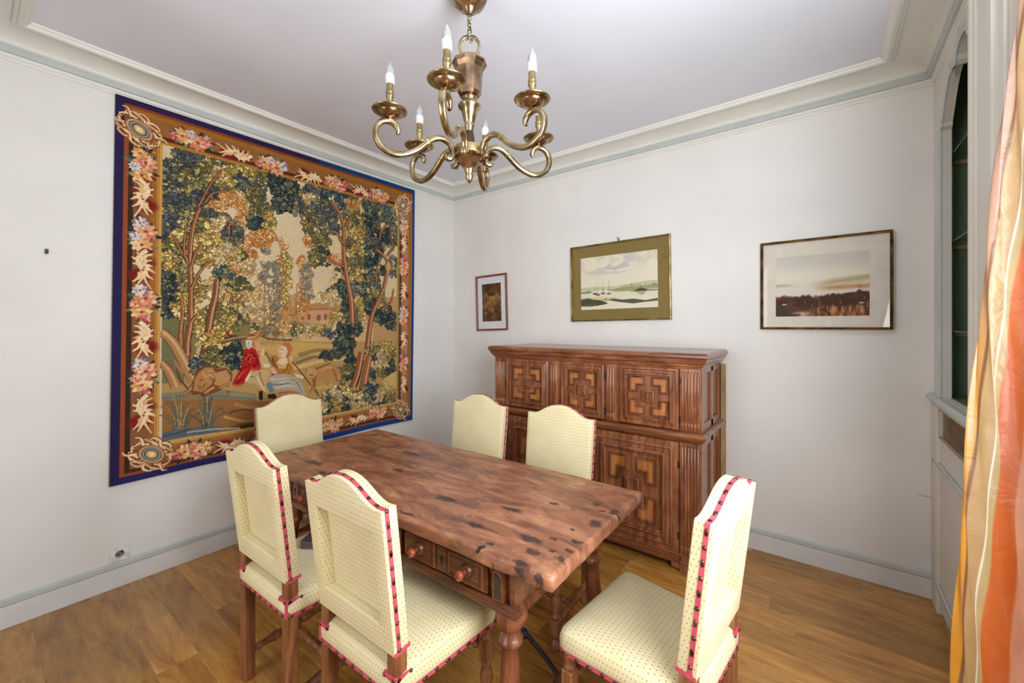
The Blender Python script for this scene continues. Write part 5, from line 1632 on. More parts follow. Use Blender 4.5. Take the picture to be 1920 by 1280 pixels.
('s',(140,86,54),0.013,0.0087,[(1.366,1.528),(1.398,1.602)]),
('s',(196,146,108),0.0045,0.0026,[(1.368,1.528),(1.4,1.603)]),
('s',(74,44,34),0.0516,0.0305,[(1.58,0.639),(1.608,0.861),(1.634,0.976),(1.686,1.088),(1.745,1.208),(1.782,1.368),(1.77,1.48),(1.665,1.55)]),
('s',(140,84,56),0.0408,0.0231,[(1.58,0.639),(1.608,0.861),(1.634,0.976),(1.686,1.088),(1.745,1.208),(1.782,1.368),(1.77,1.48),(1.665,1.55)]),
('s',(196,146,108),0.0143,0.0069,[(1.587,0.639),(1.616,0.861),(1.641,0.976),(1.693,1.089),(1.753,1.209),(1.79,1.368),(1.778,1.481),(1.673,1.551)]),
('s',(74,44,34),0.0303,0.0198,[(1.781,1.505),(1.866,1.613)]),
('s',(140,86,54),0.019,0.0121,[(1.781,1.505),(1.866,1.613)]),
('s',(196,146,108),0.0066,0.0036,[(1.785,1.505),(1.87,1.613)]),
('s',(74,44,34),0.0276,0.0173,[(1.73,1.025),(1.824,1.095),(1.858,1.217)]),
('s',(140,86,54),0.0164,0.0096,[(1.73,1.025),(1.824,1.095),(1.858,1.217)]),
('s',(196,146,108),0.0057,0.0029,[(1.733,1.025),(1.828,1.095),(1.861,1.217)]),
('s',(74,44,34),0.0252,0.0166,[(1.702,1.635),(1.712,1.72),(1.658,1.789)]),
('s',(140,86,54),0.014,0.0092,[(1.702,1.635),(1.712,1.72),(1.658,1.789)]),
('s',(196,146,108),0.0049,0.0028,[(1.705,1.635),(1.715,1.721),(1.66,1.79)]),
('s',(74,44,34),0.0253,0.0171,[(1.718,1.707),(1.778,1.789)]),
('s',(140,86,54),0.014,0.0095,[(1.718,1.707),(1.778,1.789)]),
('s',(196,146,108),0.0049,0.0028,[(1.721,1.708),(1.781,1.79)]),
('s',(74,44,34),0.026,0.0172,[(1.849,1.562),(1.825,1.678),(1.813,1.772)]),
('s',(140,86,54),0.0144,0.0095,[(1.849,1.562),(1.825,1.678),(1.813,1.772)]),
('s',(196,146,108),0.005,0.0029,[(1.852,1.563),(1.828,1.679),(1.815,1.773)]),
('s',(74,44,34),0.025,0.0169,[(1.673,1.259),(1.683,1.399),(1.726,1.423)]),
('s',(140,86,54),0.0139,0.0094,[(1.673,1.259),(1.683,1.399),(1.726,1.423)]),
('s',(196,146,108),0.0049,0.0028,[(1.676,1.259),(1.685,1.399),(1.729,1.423)]),
('e',(206,150,84),1.799,1.412,0.028,0.043,0.2,1.0),
('c','K',1.372,0.845,0.056,0.043,20,1.2),
('c','K',1.35,0.737,0.055,0.06,18,1.2),
('c','K',1.42,0.757,0.033,0.114,24,1.1),
('c','K',1.422,0.538,0.038,0.114,24,1.0),
('c','O',1.39,0.476,0.038,0.087,14,1.0),
('c','K',1.196,0.647,0.017,0.025,5,0.9),
('c','K',1.226,0.652,0.017,0.025,5,0.9),
('c','K',1.256,0.656,0.018,0.025,5,0.9),
('c','K',1.287,0.661,0.018,0.025,5,0.9),
('c','K',1.319,0.666,0.018,0.026,5,0.9),
('c','K',1.351,0.671,0.018,0.026,5,0.9),
('s',(110,60,40),0.0062,0.0065,[(1.196,0.639),(1.283,0.642),(1.374,0.68)]),
('c','O',1.728,0.655,0.153,0.084,70,1.0),
('c','Y',1.8,0.675,0.113,0.066,34,1.0),
('c','B',1.675,0.519,0.086,0.092,44,1.0),
('c','O',1.801,0.509,0.09,0.095,44,1.0),
('c','T',1.745,0.57,0.099,0.066,30,1.0),
('c','K',1.841,0.506,0.046,0.067,16,1.0),
('p',(206,176,104),[(1.73,0.393),(1.842,0.458),(1.9,0.473),(1.901,0.308),(1.758,0.343)]),
('s',(74,44,34),0.0716,0.061,[(1.42,0.329),(1.486,0.445),(1.524,0.611),(1.534,0.664)]),
('s',(146,86,48),0.0611,0.0538,[(1.42,0.329),(1.486,0.445),(1.524,0.611),(1.534,0.664)]),
('s',(196,146,108),0.0214,0.0162,[(1.43,0.328),(1.497,0.444),(1.535,0.61),(1.545,0.664)]),
('s',(74,44,34),0.0781,0.0619,[(1.542,0.314),(1.576,0.481),(1.606,0.624)]),
('s',(156,94,56),0.0673,0.0546,[(1.542,0.314),(1.576,0.481),(1.606,0.624)]),
('s',(196,146,108),0.0236,0.0164,[(1.554,0.312),(1.588,0.48),(1.618,0.624)]),
('s',(60,40,34),0.0132,0.009,[(1.468,0.337),(1.516,0.46),(1.555,0.591)]),
('c','D',1.242,0.322,0.044,0.038,10,1.2),
('c','Y',1.233,0.34,0.035,0.021,5,1.1),
('c','D',1.299,0.344,0.045,0.038,10,1.2),
('c','T',1.29,0.363,0.036,0.021,5,1.1),
('c','D',1.355,0.286,0.046,0.039,10,1.2),
('c','T',1.345,0.304,0.037,0.021,5,1.1),
('c','K',1.287,0.253,0.045,0.038,10,1.2),
('c','Y',1.278,0.271,0.036,0.021,5,1.1),
('c','D',1.378,0.218,0.047,0.039,10,1.2),
('c','Y',1.369,0.237,0.037,0.022,5,1.1),
('c','K',1.449,0.251,0.048,0.04,10,1.2),
('c','T',1.439,0.27,0.038,0.022,5,1.1),
('c','K',1.425,0.32,0.048,0.039,10,1.2),
('c','Y',1.415,0.339,0.038,0.022,5,1.1),
('c','D',1.508,0.274,0.05,0.04,10,1.2),
('c','T',1.497,0.293,0.039,0.022,5,1.1),
('c','D',1.488,0.206,0.049,0.04,10,1.2),
('c','T',1.479,0.225,0.039,0.022,5,1.1),
('c','D',1.578,0.246,0.051,0.041,10,1.2),
('c','T',1.568,0.266,0.041,0.023,5,1.1),
('c','K',1.651,0.268,0.053,0.041,10,1.2),
('c','T',1.64,0.288,0.042,0.023,5,1.1),
('c','D',1.61,0.196,0.052,0.041,10,1.2),
('c','T',1.599,0.216,0.041,0.023,5,1.1),
('c','D',1.715,0.227,0.054,0.042,10,1.2),
('c','T',1.704,0.247,0.043,0.023,5,1.1),
('c','D',1.793,0.235,0.056,0.043,10,1.2),
('c','T',1.781,0.256,0.045,0.024,5,1.1),
('c','K',1.844,0.209,0.057,0.043,10,1.2),
('c','Y',1.832,0.23,0.046,0.024,5,1.1),
('c','K',1.221,0.242,0.043,0.037,10,1.2),
('c','T',1.212,0.26,0.034,0.021,5,1.1),
('c','K',1.333,0.195,0.046,0.038,10,1.2),
('c','Y',1.323,0.214,0.036,0.021,5,1.1),
('c','B',1.624,0.317,0.052,0.073,24,1.2),
('c','T',1.77,0.3,0.078,0.057,24,1.0),
('c','O',1.815,0.223,0.068,0.048,20,1.0),
('s',(70,62,50),0.0142,0.005,[(0.287,0.253),(0.265,0.307),(0.222,0.348),(0.189,0.347)]),
('s',(120,120,100),0.0097,0.0025,[(0.287,0.253),(0.265,0.307),(0.222,0.348),(0.189,0.347)]),
('s',(70,62,50),0.0142,0.005,[(0.291,0.253),(0.272,0.341),(0.236,0.403),(0.209,0.396)]),
('s',(176,136,84),0.0097,0.0025,[(0.291,0.253),(0.272,0.341),(0.236,0.403),(0.209,0.396)]),
('s',(70,62,50),0.0142,0.0051,[(0.296,0.252),(0.282,0.354),(0.256,0.425),(0.236,0.415)]),
('s',(110,112,96),0.0097,0.0025,[(0.296,0.252),(0.282,0.354),(0.256,0.425),(0.236,0.415)]),
('s',(70,62,50),0.0142,0.0051,[(0.302,0.251),(0.292,0.368),(0.276,0.448),(0.264,0.434)]),
('s',(186,146,92),0.0097,0.0026,[(0.302,0.251),(0.292,0.368),(0.276,0.448),(0.264,0.434)]),
('s',(70,62,50),0.0143,0.0052,[(0.306,0.25),(0.301,0.371),(0.294,0.452),(0.289,0.437)]),
('s',(150,130,90),0.0097,0.0026,[(0.306,0.25),(0.301,0.371),(0.294,0.452),(0.289,0.437)]),
('s',(70,62,50),0.0143,0.0052,[(0.311,0.249),(0.312,0.361),(0.315,0.436),(0.318,0.421)]),
('s',(196,156,98),0.0097,0.0026,[(0.311,0.249),(0.312,0.361),(0.315,0.436),(0.318,0.421)]),
('s',(70,62,50),0.0143,0.0052,[(0.316,0.248),(0.321,0.344),(0.334,0.407),(0.345,0.393)]),
('s',(120,116,96),0.0097,0.0026,[(0.316,0.248),(0.321,0.344),(0.334,0.407),(0.345,0.393)]),
('s',(70,62,50),0.0143,0.0053,[(0.321,0.247),(0.332,0.331),(0.355,0.385),(0.375,0.37)]),
('s',(190,146,84),0.0098,0.0026,[(0.321,0.247),(0.332,0.331),(0.355,0.385),(0.375,0.37)]),
('s',(70,62,50),0.0143,0.0053,[(0.326,0.246),(0.343,0.321),(0.377,0.368),(0.406,0.353)]),
('s',(110,104,88),0.0098,0.0027,[(0.326,0.246),(0.343,0.321),(0.377,0.368),(0.406,0.353)]),
('s',(70,62,50),0.0144,0.0054,[(0.332,0.245),(0.354,0.299),(0.399,0.331),(0.437,0.317)]),
('s',(100,108,104),0.0098,0.0027,[(0.332,0.245),(0.354,0.299),(0.399,0.331),(0.437,0.317)]),
('s',(70,62,50),0.0148,0.0052,[(0.428,0.239),(0.403,0.288),(0.361,0.324),(0.333,0.322)]),
('s',(96,98,92),0.0101,0.0026,[(0.428,0.239),(0.403,0.288),(0.361,0.324),(0.333,0.322)]),
('s',(70,62,50),0.0148,0.0053,[(0.434,0.238),(0.416,0.318),(0.388,0.373),(0.369,0.363)]),
('s',(176,140,88),0.0101,0.0026,[(0.434,0.238),(0.416,0.318),(0.388,0.373),(0.369,0.363)]),
('s',(70,62,50),0.0148,0.0053,[(0.438,0.237),(0.427,0.34),(0.41,0.41),(0.398,0.395)]),
('s',(120,124,110),0.0101,0.0027,[(0.438,0.237),(0.427,0.34),(0.41,0.41),(0.398,0.395)]),
('s',(70,62,50),0.0149,0.0054,[(0.442,0.237),(0.435,0.359),(0.426,0.441),(0.42,0.422)]),
('s',(96,110,112),0.0101,0.0027,[(0.442,0.237),(0.435,0.359),(0.426,0.441),(0.42,0.422)]),
('s',(70,62,50),0.0149,0.0054,[(0.446,0.236),(0.446,0.365),(0.448,0.452),(0.451,0.43)]),
('s',(180,146,92),0.0101,0.0027,[(0.446,0.236),(0.446,0.365),(0.448,0.452),(0.451,0.43)]),
('s',(70,62,50),0.0149,0.0055,[(0.45,0.235),(0.455,0.348),(0.466,0.422),(0.474,0.402)]),
('s',(88,104,108),0.0102,0.0027,[(0.45,0.235),(0.455,0.348),(0.466,0.422),(0.474,0.402)]),
('s',(70,62,50),0.0149,0.0055,[(0.454,0.234),(0.467,0.33),(0.489,0.392),(0.506,0.373)]),
('s',(176,140,90),0.0102,0.0028,[(0.454,0.234),(0.467,0.33),(0.489,0.392),(0.506,0.373)]),
('s',(70,62,50),0.0149,0.0056,[(0.459,0.233),(0.479,0.303),(0.513,0.347),(0.538,0.331)]),
('s',(110,112,100),0.0102,0.0028,[(0.459,0.233),(0.479,0.303),(0.513,0.347),(0.538,0.331)]),
('s',(70,62,50),0.015,0.0056,[(0.465,0.232),(0.493,0.284),(0.543,0.315),(0.58,0.299)]),
('s',(96,110,110),0.0102,0.0028,[(0.465,0.232),(0.493,0.284),(0.543,0.315),(0.58,0.299)]),
('p',(120,74,44),[(0.36,0.463),(0.37,0.547),(0.385,0.592),(0.424,0.626),(0.469,0.633),(0.496,0.604),(0.546,0.606),(0.583,0.568),(0.578,0.506),(0.53,0.469),(0.489,0.45),(0.432,0.434),(0.382,0.44)]),
('p',(178,126,78),[(0.37,0.475),(0.38,0.553),(0.402,0.591),(0.435,0.615),(0.475,0.612),(0.49,0.57),(0.465,0.504),(0.42,0.462)]),
('p',(190,140,90),[(0.487,0.577),(0.546,0.593),(0.574,0.555),(0.565,0.514),(0.512,0.492),(0.482,0.502)]),
('p',(196,148,98),[(0.419,0.583),(0.464,0.599),(0.493,0.563),(0.488,0.543),(0.453,0.559),(0.43,0.541)]),
('s',(90,54,36),0.0054,0.0034,[(0.43,0.582),(0.464,0.579),(0.487,0.549)]),
('s',(110,70,44),0.0067,0.0034,[(0.408,0.544),(0.431,0.514),(0.414,0.483)]),
('s',(208,160,108),0.0056,0.0028,[(0.535,0.488),(0.544,0.477),(0.538,0.467)]),
('s',(120,76,46),0.0053,0.0027,[(0.4,0.491),(0.408,0.48),(0.403,0.471)]),
('s',(120,76,46),0.0056,0.0028,[(0.557,0.459),(0.566,0.448),(0.56,0.438)]),
('s',(208,160,108),0.0054,0.0027,[(0.418,0.53),(0.427,0.519),(0.422,0.51)]),
('s',(208,160,108),0.0054,0.0027,[(0.417,0.589),(0.426,0.578),(0.42,0.569)]),
('s',(140,92,56),0.0055,0.0027,[(0.491,0.495),(0.5,0.484),(0.494,0.474)]),
('s',(208,160,108),0.0055,0.0028,[(0.525,0.48),(0.534,0.469),(0.528,0.459)]),
('s',(140,92,56),0.0054,0.0027,[(0.434,0.581),(0.442,0.57),(0.437,0.561)]),
('s',(120,76,46),0.0054,0.0027,[(0.417,0.474),(0.426,0.463),(0.42,0.454)]),
('s',(120,76,46),0.0054,0.0027,[(0.46,0.549),(0.469,0.538),(0.463,0.528)]),
('s',(140,92,56),0.0055,0.0027,[(0.481,0.539),(0.49,0.528),(0.484,0.518)]),
('s',(208,160,108),0.0054,0.0027,[(0.459,0.524),(0.467,0.513),(0.462,0.503)]),
('s',(140,92,56),0.0054,0.0027,[(0.463,0.51),(0.472,0.499),(0.466,0.489)]),
('s',(140,92,56),0.0054,0.0027,[(0.423,0.511),(0.431,0.5),(0.426,0.49)]),
('s',(140,92,56),0.0053,0.0027,[(0.395,0.511),(0.403,0.5),(0.398,0.491)]),
('s',(140,92,56),0.0056,0.0028,[(0.557,0.59),(0.567,0.579),(0.561,0.569)]),
('s',(208,160,108),0.0054,0.0027,[(0.441,0.536),(0.45,0.525),(0.444,0.516)]),
('s',(208,160,108),0.0055,0.0027,[(0.472,0.489),(0.481,0.477),(0.475,0.468)]),
('s',(208,160,108),0.0054,0.0027,[(0.408,0.515),(0.417,0.504),(0.411,0.495)]),
('s',(140,92,56),0.0055,0.0028,[(0.502,0.488),(0.511,0.477),(0.505,0.467)]),
('s',(120,76,46),0.0056,0.0028,[(0.547,0.497),(0.556,0.485),(0.55,0.476)]),
('s',(140,92,56),0.0053,0.0027,[(0.405,0.512),(0.414,0.501),(0.408,0.492)]),
('s',(120,76,46),0.0056,0.0028,[(0.556,0.572),(0.566,0.561),(0.56,0.551)]),
('s',(120,76,46),0.0056,0.0028,[(0.551,0.46),(0.56,0.448),(0.554,0.438)]),
('s',(120,76,46),0.0055,0.0028,[(0.509,0.48),(0.518,0.468),(0.512,0.459)]),
('s',(120,76,46),0.0054,0.0027,[(0.445,0.476),(0.454,0.464),(0.448,0.455)]),
('s',(186,134,84),0.0138,0.0106,[(0.512,0.478),(0.547,0.495),(0.578,0.513)]),
('s',(170,112,70),0.0134,0.0097,[(0.409,0.443),(0.352,0.438),(0.307,0.431)]),
('s',(190,140,88),0.0168,0.0137,[(0.431,0.454),(0.465,0.477),(0.482,0.488)]),
('p',(176,34,34),[(0.657,0.728),(0.681,0.736),(0.718,0.728),(0.744,0.674),(0.76,0.608),(0.753,0.581),(0.716,0.575),(0.693,0.584),(0.659,0.517),(0.651,0.491),(0.612,0.477),(0.581,0.494),(0.596,0.532),(0.634,0.609),(0.645,0.67)]),
('s',(112,20,30),0.0144,0.0054,[(0.661,0.688),(0.682,0.65),(0.679,0.596)]),
('s',(112,20,30),0.0145,0.0055,[(0.69,0.704),(0.719,0.675),(0.74,0.619)]),
('s',(112,20,30),0.0143,0.0054,[(0.627,0.582),(0.642,0.599),(0.674,0.606)]),
('s',(112,20,30),0.0142,0.0054,[(0.604,0.496),(0.627,0.52),(0.659,0.526)]),
('s',(112,20,30),0.0146,0.0055,[(0.707,0.603),(0.728,0.624),(0.736,0.651)]),
('s',(206,86,60),0.0094,0.0036,[(0.658,0.652),(0.682,0.686),(0.706,0.685)]),
('s',(206,86,60),0.0094,0.0037,[(0.682,0.632),(0.698,0.667),(0.723,0.657)]),
('s',(206,86,60),0.0092,0.0036,[(0.612,0.522),(0.639,0.563),(0.663,0.579)]),
('s',(206,86,60),0.0095,0.0037,[(0.699,0.595),(0.716,0.584),(0.745,0.6)]),
('s',(206,86,60),0.0092,0.0036,[(0.596,0.497),(0.62,0.485),(0.643,0.5)]),
('p',(170,116,70),[(0.656,0.782),(0.68,0.827),(0.742,0.854),(0.776,0.858),(0.778,0.84),(0.747,0.803),(0.705,0.781),(0.664,0.768)]),
('s',(112,70,44),0.0109,0.0056,[(0.68,0.822),(0.73,0.817),(0.772,0.844)]),
('s',(206,156,100),0.0108,0.0055,[(0.672,0.8),(0.713,0.808),(0.746,0.835)]),
('p',(208,200,184),[(0.662,0.787),(0.699,0.788),(0.695,0.74),(0.677,0.723),(0.663,0.746)]),
('s',(120,116,112),0.0054,0.0036,[(0.681,0.773),(0.677,0.732)]),
('p',(206,156,110),[(0.701,0.772),(0.756,0.782),(0.769,0.747),(0.76,0.719),(0.739,0.709),(0.718,0.726)]),
('s',(120,70,46),0.0073,0.0037,[(0.709,0.772),(0.714,0.749),(0.722,0.73)]),
('s',(90,50,36),0.0052,0.0037,[(0.752,0.761),(0.764,0.76)]),
('p',(204,168,112),[(0.744,0.665),(0.791,0.676),(0.809,0.623),(0.803,0.596),(0.762,0.592)]),
('p',(222,206,176),[(0.774,0.621),(0.813,0.619),(0.818,0.595),(0.779,0.593)]),
('s',(226,186,140),0.0223,0.0149,[(0.765,0.673),(0.769,0.71),(0.777,0.728)]),
('p',(198,164,114),[(0.691,0.572),(0.749,0.579),(0.809,0.584),(0.821,0.547),(0.804,0.502),(0.791,0.457),(0.818,0.412),(0.796,0.41),(0.759,0.447),(0.725,0.483),(0.708,0.494),(0.676,0.492),(0.659,0.521)]),
('p',(224,208,178),[(0.659,0.521),(0.683,0.56),(0.699,0.572),(0.683,0.528),(0.667,0.502)]),
('s',(140,98,64),0.0089,0.0052,[(0.749,0.572),(0.758,0.525),(0.78,0.467)]),
('s',(226,196,150),0.011,0.0075,[(0.733,0.537),(0.759,0.479),(0.789,0.429)]),
('s',(120,84,60),0.0073,0.0044,[(0.691,0.532),(0.708,0.539),(0.721,0.52)]),
('p',(56,30,26),[(0.747,0.434),(0.774,0.431),(0.774,0.371),(0.76,0.366),(0.745,0.379)]),
('p',(66,36,28),[(0.805,0.404),(0.847,0.406),(0.906,0.367),(0.865,0.363),(0.805,0.376)]),
('p',(176,160,140),[(0.81,0.516),(0.845,0.541),(0.923,0.541),(1.004,0.504),(1.043,0.453),(1.067,0.366),(1.005,0.359),(0.901,0.372),(0.847,0.408),(0.815,0.454)]),
('p',(190,142,92),[(0.846,0.429),(0.901,0.425),(0.995,0.419),(1.029,0.39),(1.034,0.365),(0.948,0.361),(0.865,0.377)]),
('p',(110,126,130),[(0.791,0.476),(0.824,0.491),(0.837,0.452),(0.846,0.422),(0.824,0.411),(0.807,0.436)]),
('s',(206,196,176),0.0113,0.0058,[(0.823,0.51),(0.877,0.504),(0.937,0.508)]),
('s',(120,116,116),0.0113,0.0059,[(0.833,0.471),(0.9,0.464),(0.985,0.484)]),
('s',(206,196,178),0.0114,0.0059,[(0.855,0.445),(0.924,0.452),(0.995,0.439)]),
('s',(130,126,124),0.0117,0.006,[(0.97,0.495),(1.014,0.451),(1.039,0.389)]),
('s',(196,186,168),0.0115,0.0059,[(0.877,0.481),(0.937,0.484),(0.994,0.473)]),
('s',(146,100,62),0.0115,0.0059,[(0.878,0.404),(0.947,0.405),(1.015,0.392)]),
('p',(172,112,54),[(0.826,0.674),(0.862,0.682),(0.876,0.619),(0.903,0.598),(0.945,0.614),(0.945,0.653),(0.993,0.552),(0.97,0.527),(0.909,0.54),(0.863,0.544),(0.836,0.593),(0.818,0.642)]),
('s',(110,64,36),0.0113,0.0057,[(0.831,0.66),(0.849,0.611),(0.867,0.581)]),
('s',(208,156,84),0.0117,0.0059,[(0.95,0.633),(0.979,0.573),(0.96,0.535)]),
('s',(116,66,38),0.0117,0.0058,[(0.94,0.615),(0.927,0.577),(0.899,0.545)]),
('p',(224,192,152),[(0.894,0.656),(0.928,0.659),(0.94,0.615),(0.908,0.6),(0.86,0.62),(0.876,0.643)]),
('p',(206,158,90),[(0.862,0.615),(0.908,0.598),(0.936,0.61),(0.927,0.577),(0.876,0.581)]),
('p',(184,110,62),[(0.888,0.733),(0.906,0.766),(0.948,0.762),(0.968,0.72),(0.949,0.658),(0.926,0.654),(0.898,0.665)]),
('p',(224,188,150),[(0.879,0.724),(0.895,0.745),(0.925,0.737),(0.935,0.702),(0.921,0.655),(0.894,0.661),(0.877,0.695)]),
('s',(110,60,44),0.0054,0.0038,[(0.888,0.719),(0.902,0.717)]),
('s',(170,70,60),0.0061,0.0038,[(0.884,0.69),(0.893,0.688)]),
('p',(216,170,140),[(0.818,0.585),(0.84,0.593),(0.867,0.553),(0.85,0.54),(0.832,0.551)]),
('p',(150,30,44),[(0.827,0.552),(0.845,0.545),(0.859,0.544),(0.836,0.532)]),
('p',(224,196,158),[(0.984,0.538),(1.008,0.531),(1.063,0.506),(1.043,0.493),(1.004,0.507)]),
('s',(110,66,42),0.0082,0.0076,[(0.786,0.7),(0.813,0.651),(0.842,0.598)]),
('s',(110,66,42),0.0094,0.009,[(0.969,0.627),(1.053,0.512),(1.169,0.347)]),
('p',(206,176,130),[(0.94,0.663),(0.964,0.667),(0.978,0.632),(0.959,0.626)]),
('p',(182,130,76),[(1.142,0.532),(1.192,0.565),(1.252,0.594),(1.297,0.582),(1.325,0.529),(1.321,0.478),(1.34,0.416),(1.326,0.401),(1.307,0.437),(1.271,0.483),(1.245,0.46),(1.245,0.418),(1.224,0.421),(1.219,0.463),(1.176,0.475),(1.143,0.429),(1.119,0.375),(1.094,0.378),(1.11,0.457),(1.101,0.507)]),
('p',(196,146,92),[(1.064,0.55),(1.076,0.573),(1.117,0.566),(1.137,0.581),(1.146,0.544),(1.142,0.503),(1.109,0.498),(1.081,0.513)]),
('s',(84,50,34),0.0073,0.0041,[(1.133,0.577),(1.146,0.552)]),
('s',(84,50,34),0.0064,0.004,[(1.076,0.565),(1.064,0.534)]),
('s',(90,56,40),0.0081,0.0057,[(1.093,0.516),(1.126,0.513)]),
('s',(96,58,36),0.0098,0.0059,[(1.15,0.56),(1.209,0.58),(1.261,0.593)]),
('s',(110,68,42),0.0101,0.0051,[(1.271,0.559),(1.298,0.506),(1.316,0.444)]),
('s',(120,76,46),0.0098,0.0048,[(1.142,0.503),(1.126,0.439),(1.094,0.382)]),
('s',(214,166,110),0.0099,0.0059,[(1.184,0.54),(1.235,0.561),(1.288,0.549)]),
('s',(96,58,40),0.0081,0.0041,[(1.118,0.489),(1.135,0.43),(1.16,0.37)]),
]
TAP_BORDER = [('C', 0.102, 2.005, 0.085, 0), ('f', 0.119, 1.799, 0.07, 90), ('s', 0.121, 1.614, 0.075, 90), ('f', 0.124, 1.4, 0.07, 90), ('s', 0.126, 1.206, 0.075, 90), ('f', 0.128, 1.013, 0.07, 90), ('s', 0.131, 0.792, 0.075, 90), ('f', 0.133, 0.593, 0.07, 90), ('s', 0.136, 0.369, 0.075, 90), ('C', 0.174, 0.133, 0.085, 180), ('f', 0.353, 2.036, 0.07, 0), ('s', 0.579, 2.028, 0.07, 0), ('f', 0.819, 2.02, 0.07, 0), ('s', 1.069, 2.015, 0.07, 0), ('f', 1.301, 2.017, 0.07, 0), ('s', 1.521, 2.018, 0.07, 0), ('f', 1.699, 2.021, 0.07, 0), ('C', 1.952, 1.995, 0.08, 90), ('f', 1.966, 1.801, 0.062, 90), ('s', 1.967, 1.619, 0.062, 90), ('f', 1.969, 1.431, 0.062, 90), ('s', 1.971, 1.195, 0.062, 90), ('f', 1.973, 0.978, 0.062, 90), ('s', 1.975, 0.742, 0.062, 90), ('f', 1.977, 0.535, 0.062, 90), ('s', 1.979, 0.328, 0.062, 90), ('C', 1.945, 0.117, 0.08, 0), ('f', 0.383, 0.102, 0.066, 0), ('s', 0.576, 0.092, 0.066, 0), ('f', 0.797, 0.094, 0.066, 0), ('s', 1.018, 0.103, 0.066, 0), ('f', 1.275, 0.099, 0.066, 0), ('s', 1.489, 0.104, 0.066, 0), ('f', 1.695, 0.128, 0.066, 0)]

# ================================================================== verdure tapestry on the left wall
TW, TH = 2.087, 2.168
PAL = {'D': [(84, 88, 84), (100, 100, 86), (66, 72, 74), (126, 118, 90), (90, 94, 98), (146, 134, 96)],
       'B': [(70, 86, 94), (92, 104, 98), (56, 68, 78), (122, 122, 98), (106, 108, 84), (152, 138, 92)],
       'K': [(50, 60, 62), (66, 78, 74), (42, 50, 56), (94, 102, 80), (116, 116, 86), (72, 76, 64)],
       'O': [(112, 104, 68), (140, 126, 76), (84, 86, 64), (164, 148, 92), (122, 108, 60), (184, 164, 104)],
       'G': [(120, 112, 66), (150, 134, 74), (92, 92, 62), (178, 152, 84), (196, 168, 98), (70, 76, 66)],
       'Y': [(190, 156, 84), (174, 140, 72), (206, 178, 112), (150, 126, 70), (186, 146, 70), (212, 186, 124)],
       'R': [(212, 148, 78), (220, 168, 106), (196, 126, 64), (226, 184, 128), (178, 112, 58), (206, 160, 110)],
       'T': [(212, 182, 132), (196, 162, 110), (220, 194, 146), (176, 146, 100), (206, 170, 112), (190, 168, 130)],
       'P': [(150, 140, 116), (170, 150, 116), (122, 118, 106), (190, 160, 118), (132, 122, 104), (104, 104, 98)]}
DARK = {'D': (50, 52, 52), 'B': (44, 52, 56), 'K': (34, 40, 44), 'O': (66, 64, 50), 'G': (72, 70, 54), 'Y': (92, 82, 52), 'R': (146, 96, 58), 'T': (140, 114, 78), 'P': (110, 98, 80)}
tr_ = random.Random(21)
cv = Canvas(TW, TH, 640, 664, (216, 192, 152))
nz = cv.noise(60, 3, 31, 3)[..., None]; cv.img += (nz-.5)*14
def rosette(x, y_, pal, L):
    """fan of leaves with a dark bed and light rims"""
    base = PAL[pal]; n_ = tr_.randint(5, 7); a0 = tr_.uniform(0, 6.28); sp = tr_.uniform(3.2, 5.8)
    c0 = tr_.choice(base)
    for k in range(n_):
        a = a0+sp*k/n_; cv.leaf(x, y_, a, L*1.22, L*.78, DARK[pal])
    for k in range(n_):
        a = a0+sp*k/n_+tr_.uniform(-.1, .1); f = tr_.uniform(.84, 1.14); cc_ = tuple(min(255, q*f) for q in (c0 if tr_.random() < .7 else tr_.choice(base)))
        cv.leaf(x+math.cos(a)*L*.12, y_+math.sin(a)*L*.12, a, L*.98, L*.50, cc_)
        if tr_.random() < .6:
            cv.leaf(x+math.cos(a)*L*.5, y_+math.sin(a)*L*.5, a, L*.5, L*.22, tuple(min(255, q*1.22+8) for q in cc_))
for op in TAP_OPS:
    k = op[0]
    if k == 'p': cv.poly(op[2], op[1])
    elif k == 's': cv.stroke(op[4], op[2], op[3], op[1])
    elif k == 'e': cv.ell(op[2], op[3], op[4], op[5], op[1], op[6], op[7])
    else:
        _, pal, x, y_, rx, ry, n_, lf = op
        n_ = int(n_*.5)+2
        for q in range(n_):
            a = tr_.uniform(0, 6.283); r_ = math.sqrt(tr_.random())
            rosette(x+rx*r_*math.cos(a), y_+ry*r_*math.sin(a), pal, lf*tr_.uniform(.024, .036))
# the border painted over the picture edges
def rr(x0, x1, y0, y1, c): cv.poly([(x0, y0), (x1, y0), (x1, y1), (x0, y1)], c)
FI = (.208, 1.893, .192, 1.958)
def framed(d0, d1, cl, cr, ct, cb):
    """four mitred strips between two nested rectangles"""
    (a0, a1, b0, b1), (c0, c1, e0, e1) = d0, d1
    cv.poly([(a0, b0), (c0, e0), (c0, e1), (a0, b1)], cl); cv.poly([(a1, b0), (c1, e0), (c1, e1), (a1, b1)], cr)
    cv.poly([(a0, b1), (c0, e1), (c1, e1), (a1, b1)], ct); cv.poly([(a0, b0), (c0, e0), (c1, e0), (a1, b0)], cb)
Q0 = (-.01, TW+.01, -.01, TH+.01); Q1 = (.037, 2.060, .036, 2.134); Q2 = (.056, 2.040, .054, 2.116); Q2b = (.080, 2.022, .074, 2.092); Q3 = (.186, 1.918, .170, 1.980)
framed(Q3, FI, (204, 156, 84), (176, 144, 80), (180, 124, 54), (204, 164, 104))
framed((.186+.001, 1.917, .171, 1.979), (.194, 1.909, .178, 1.972), (176, 122, 52), (140, 104, 58), (160, 104, 44), (186, 136, 70))
framed(Q2b, Q3, (142, 92, 58), (170, 120, 82), (150, 100, 56), (150, 98, 58))
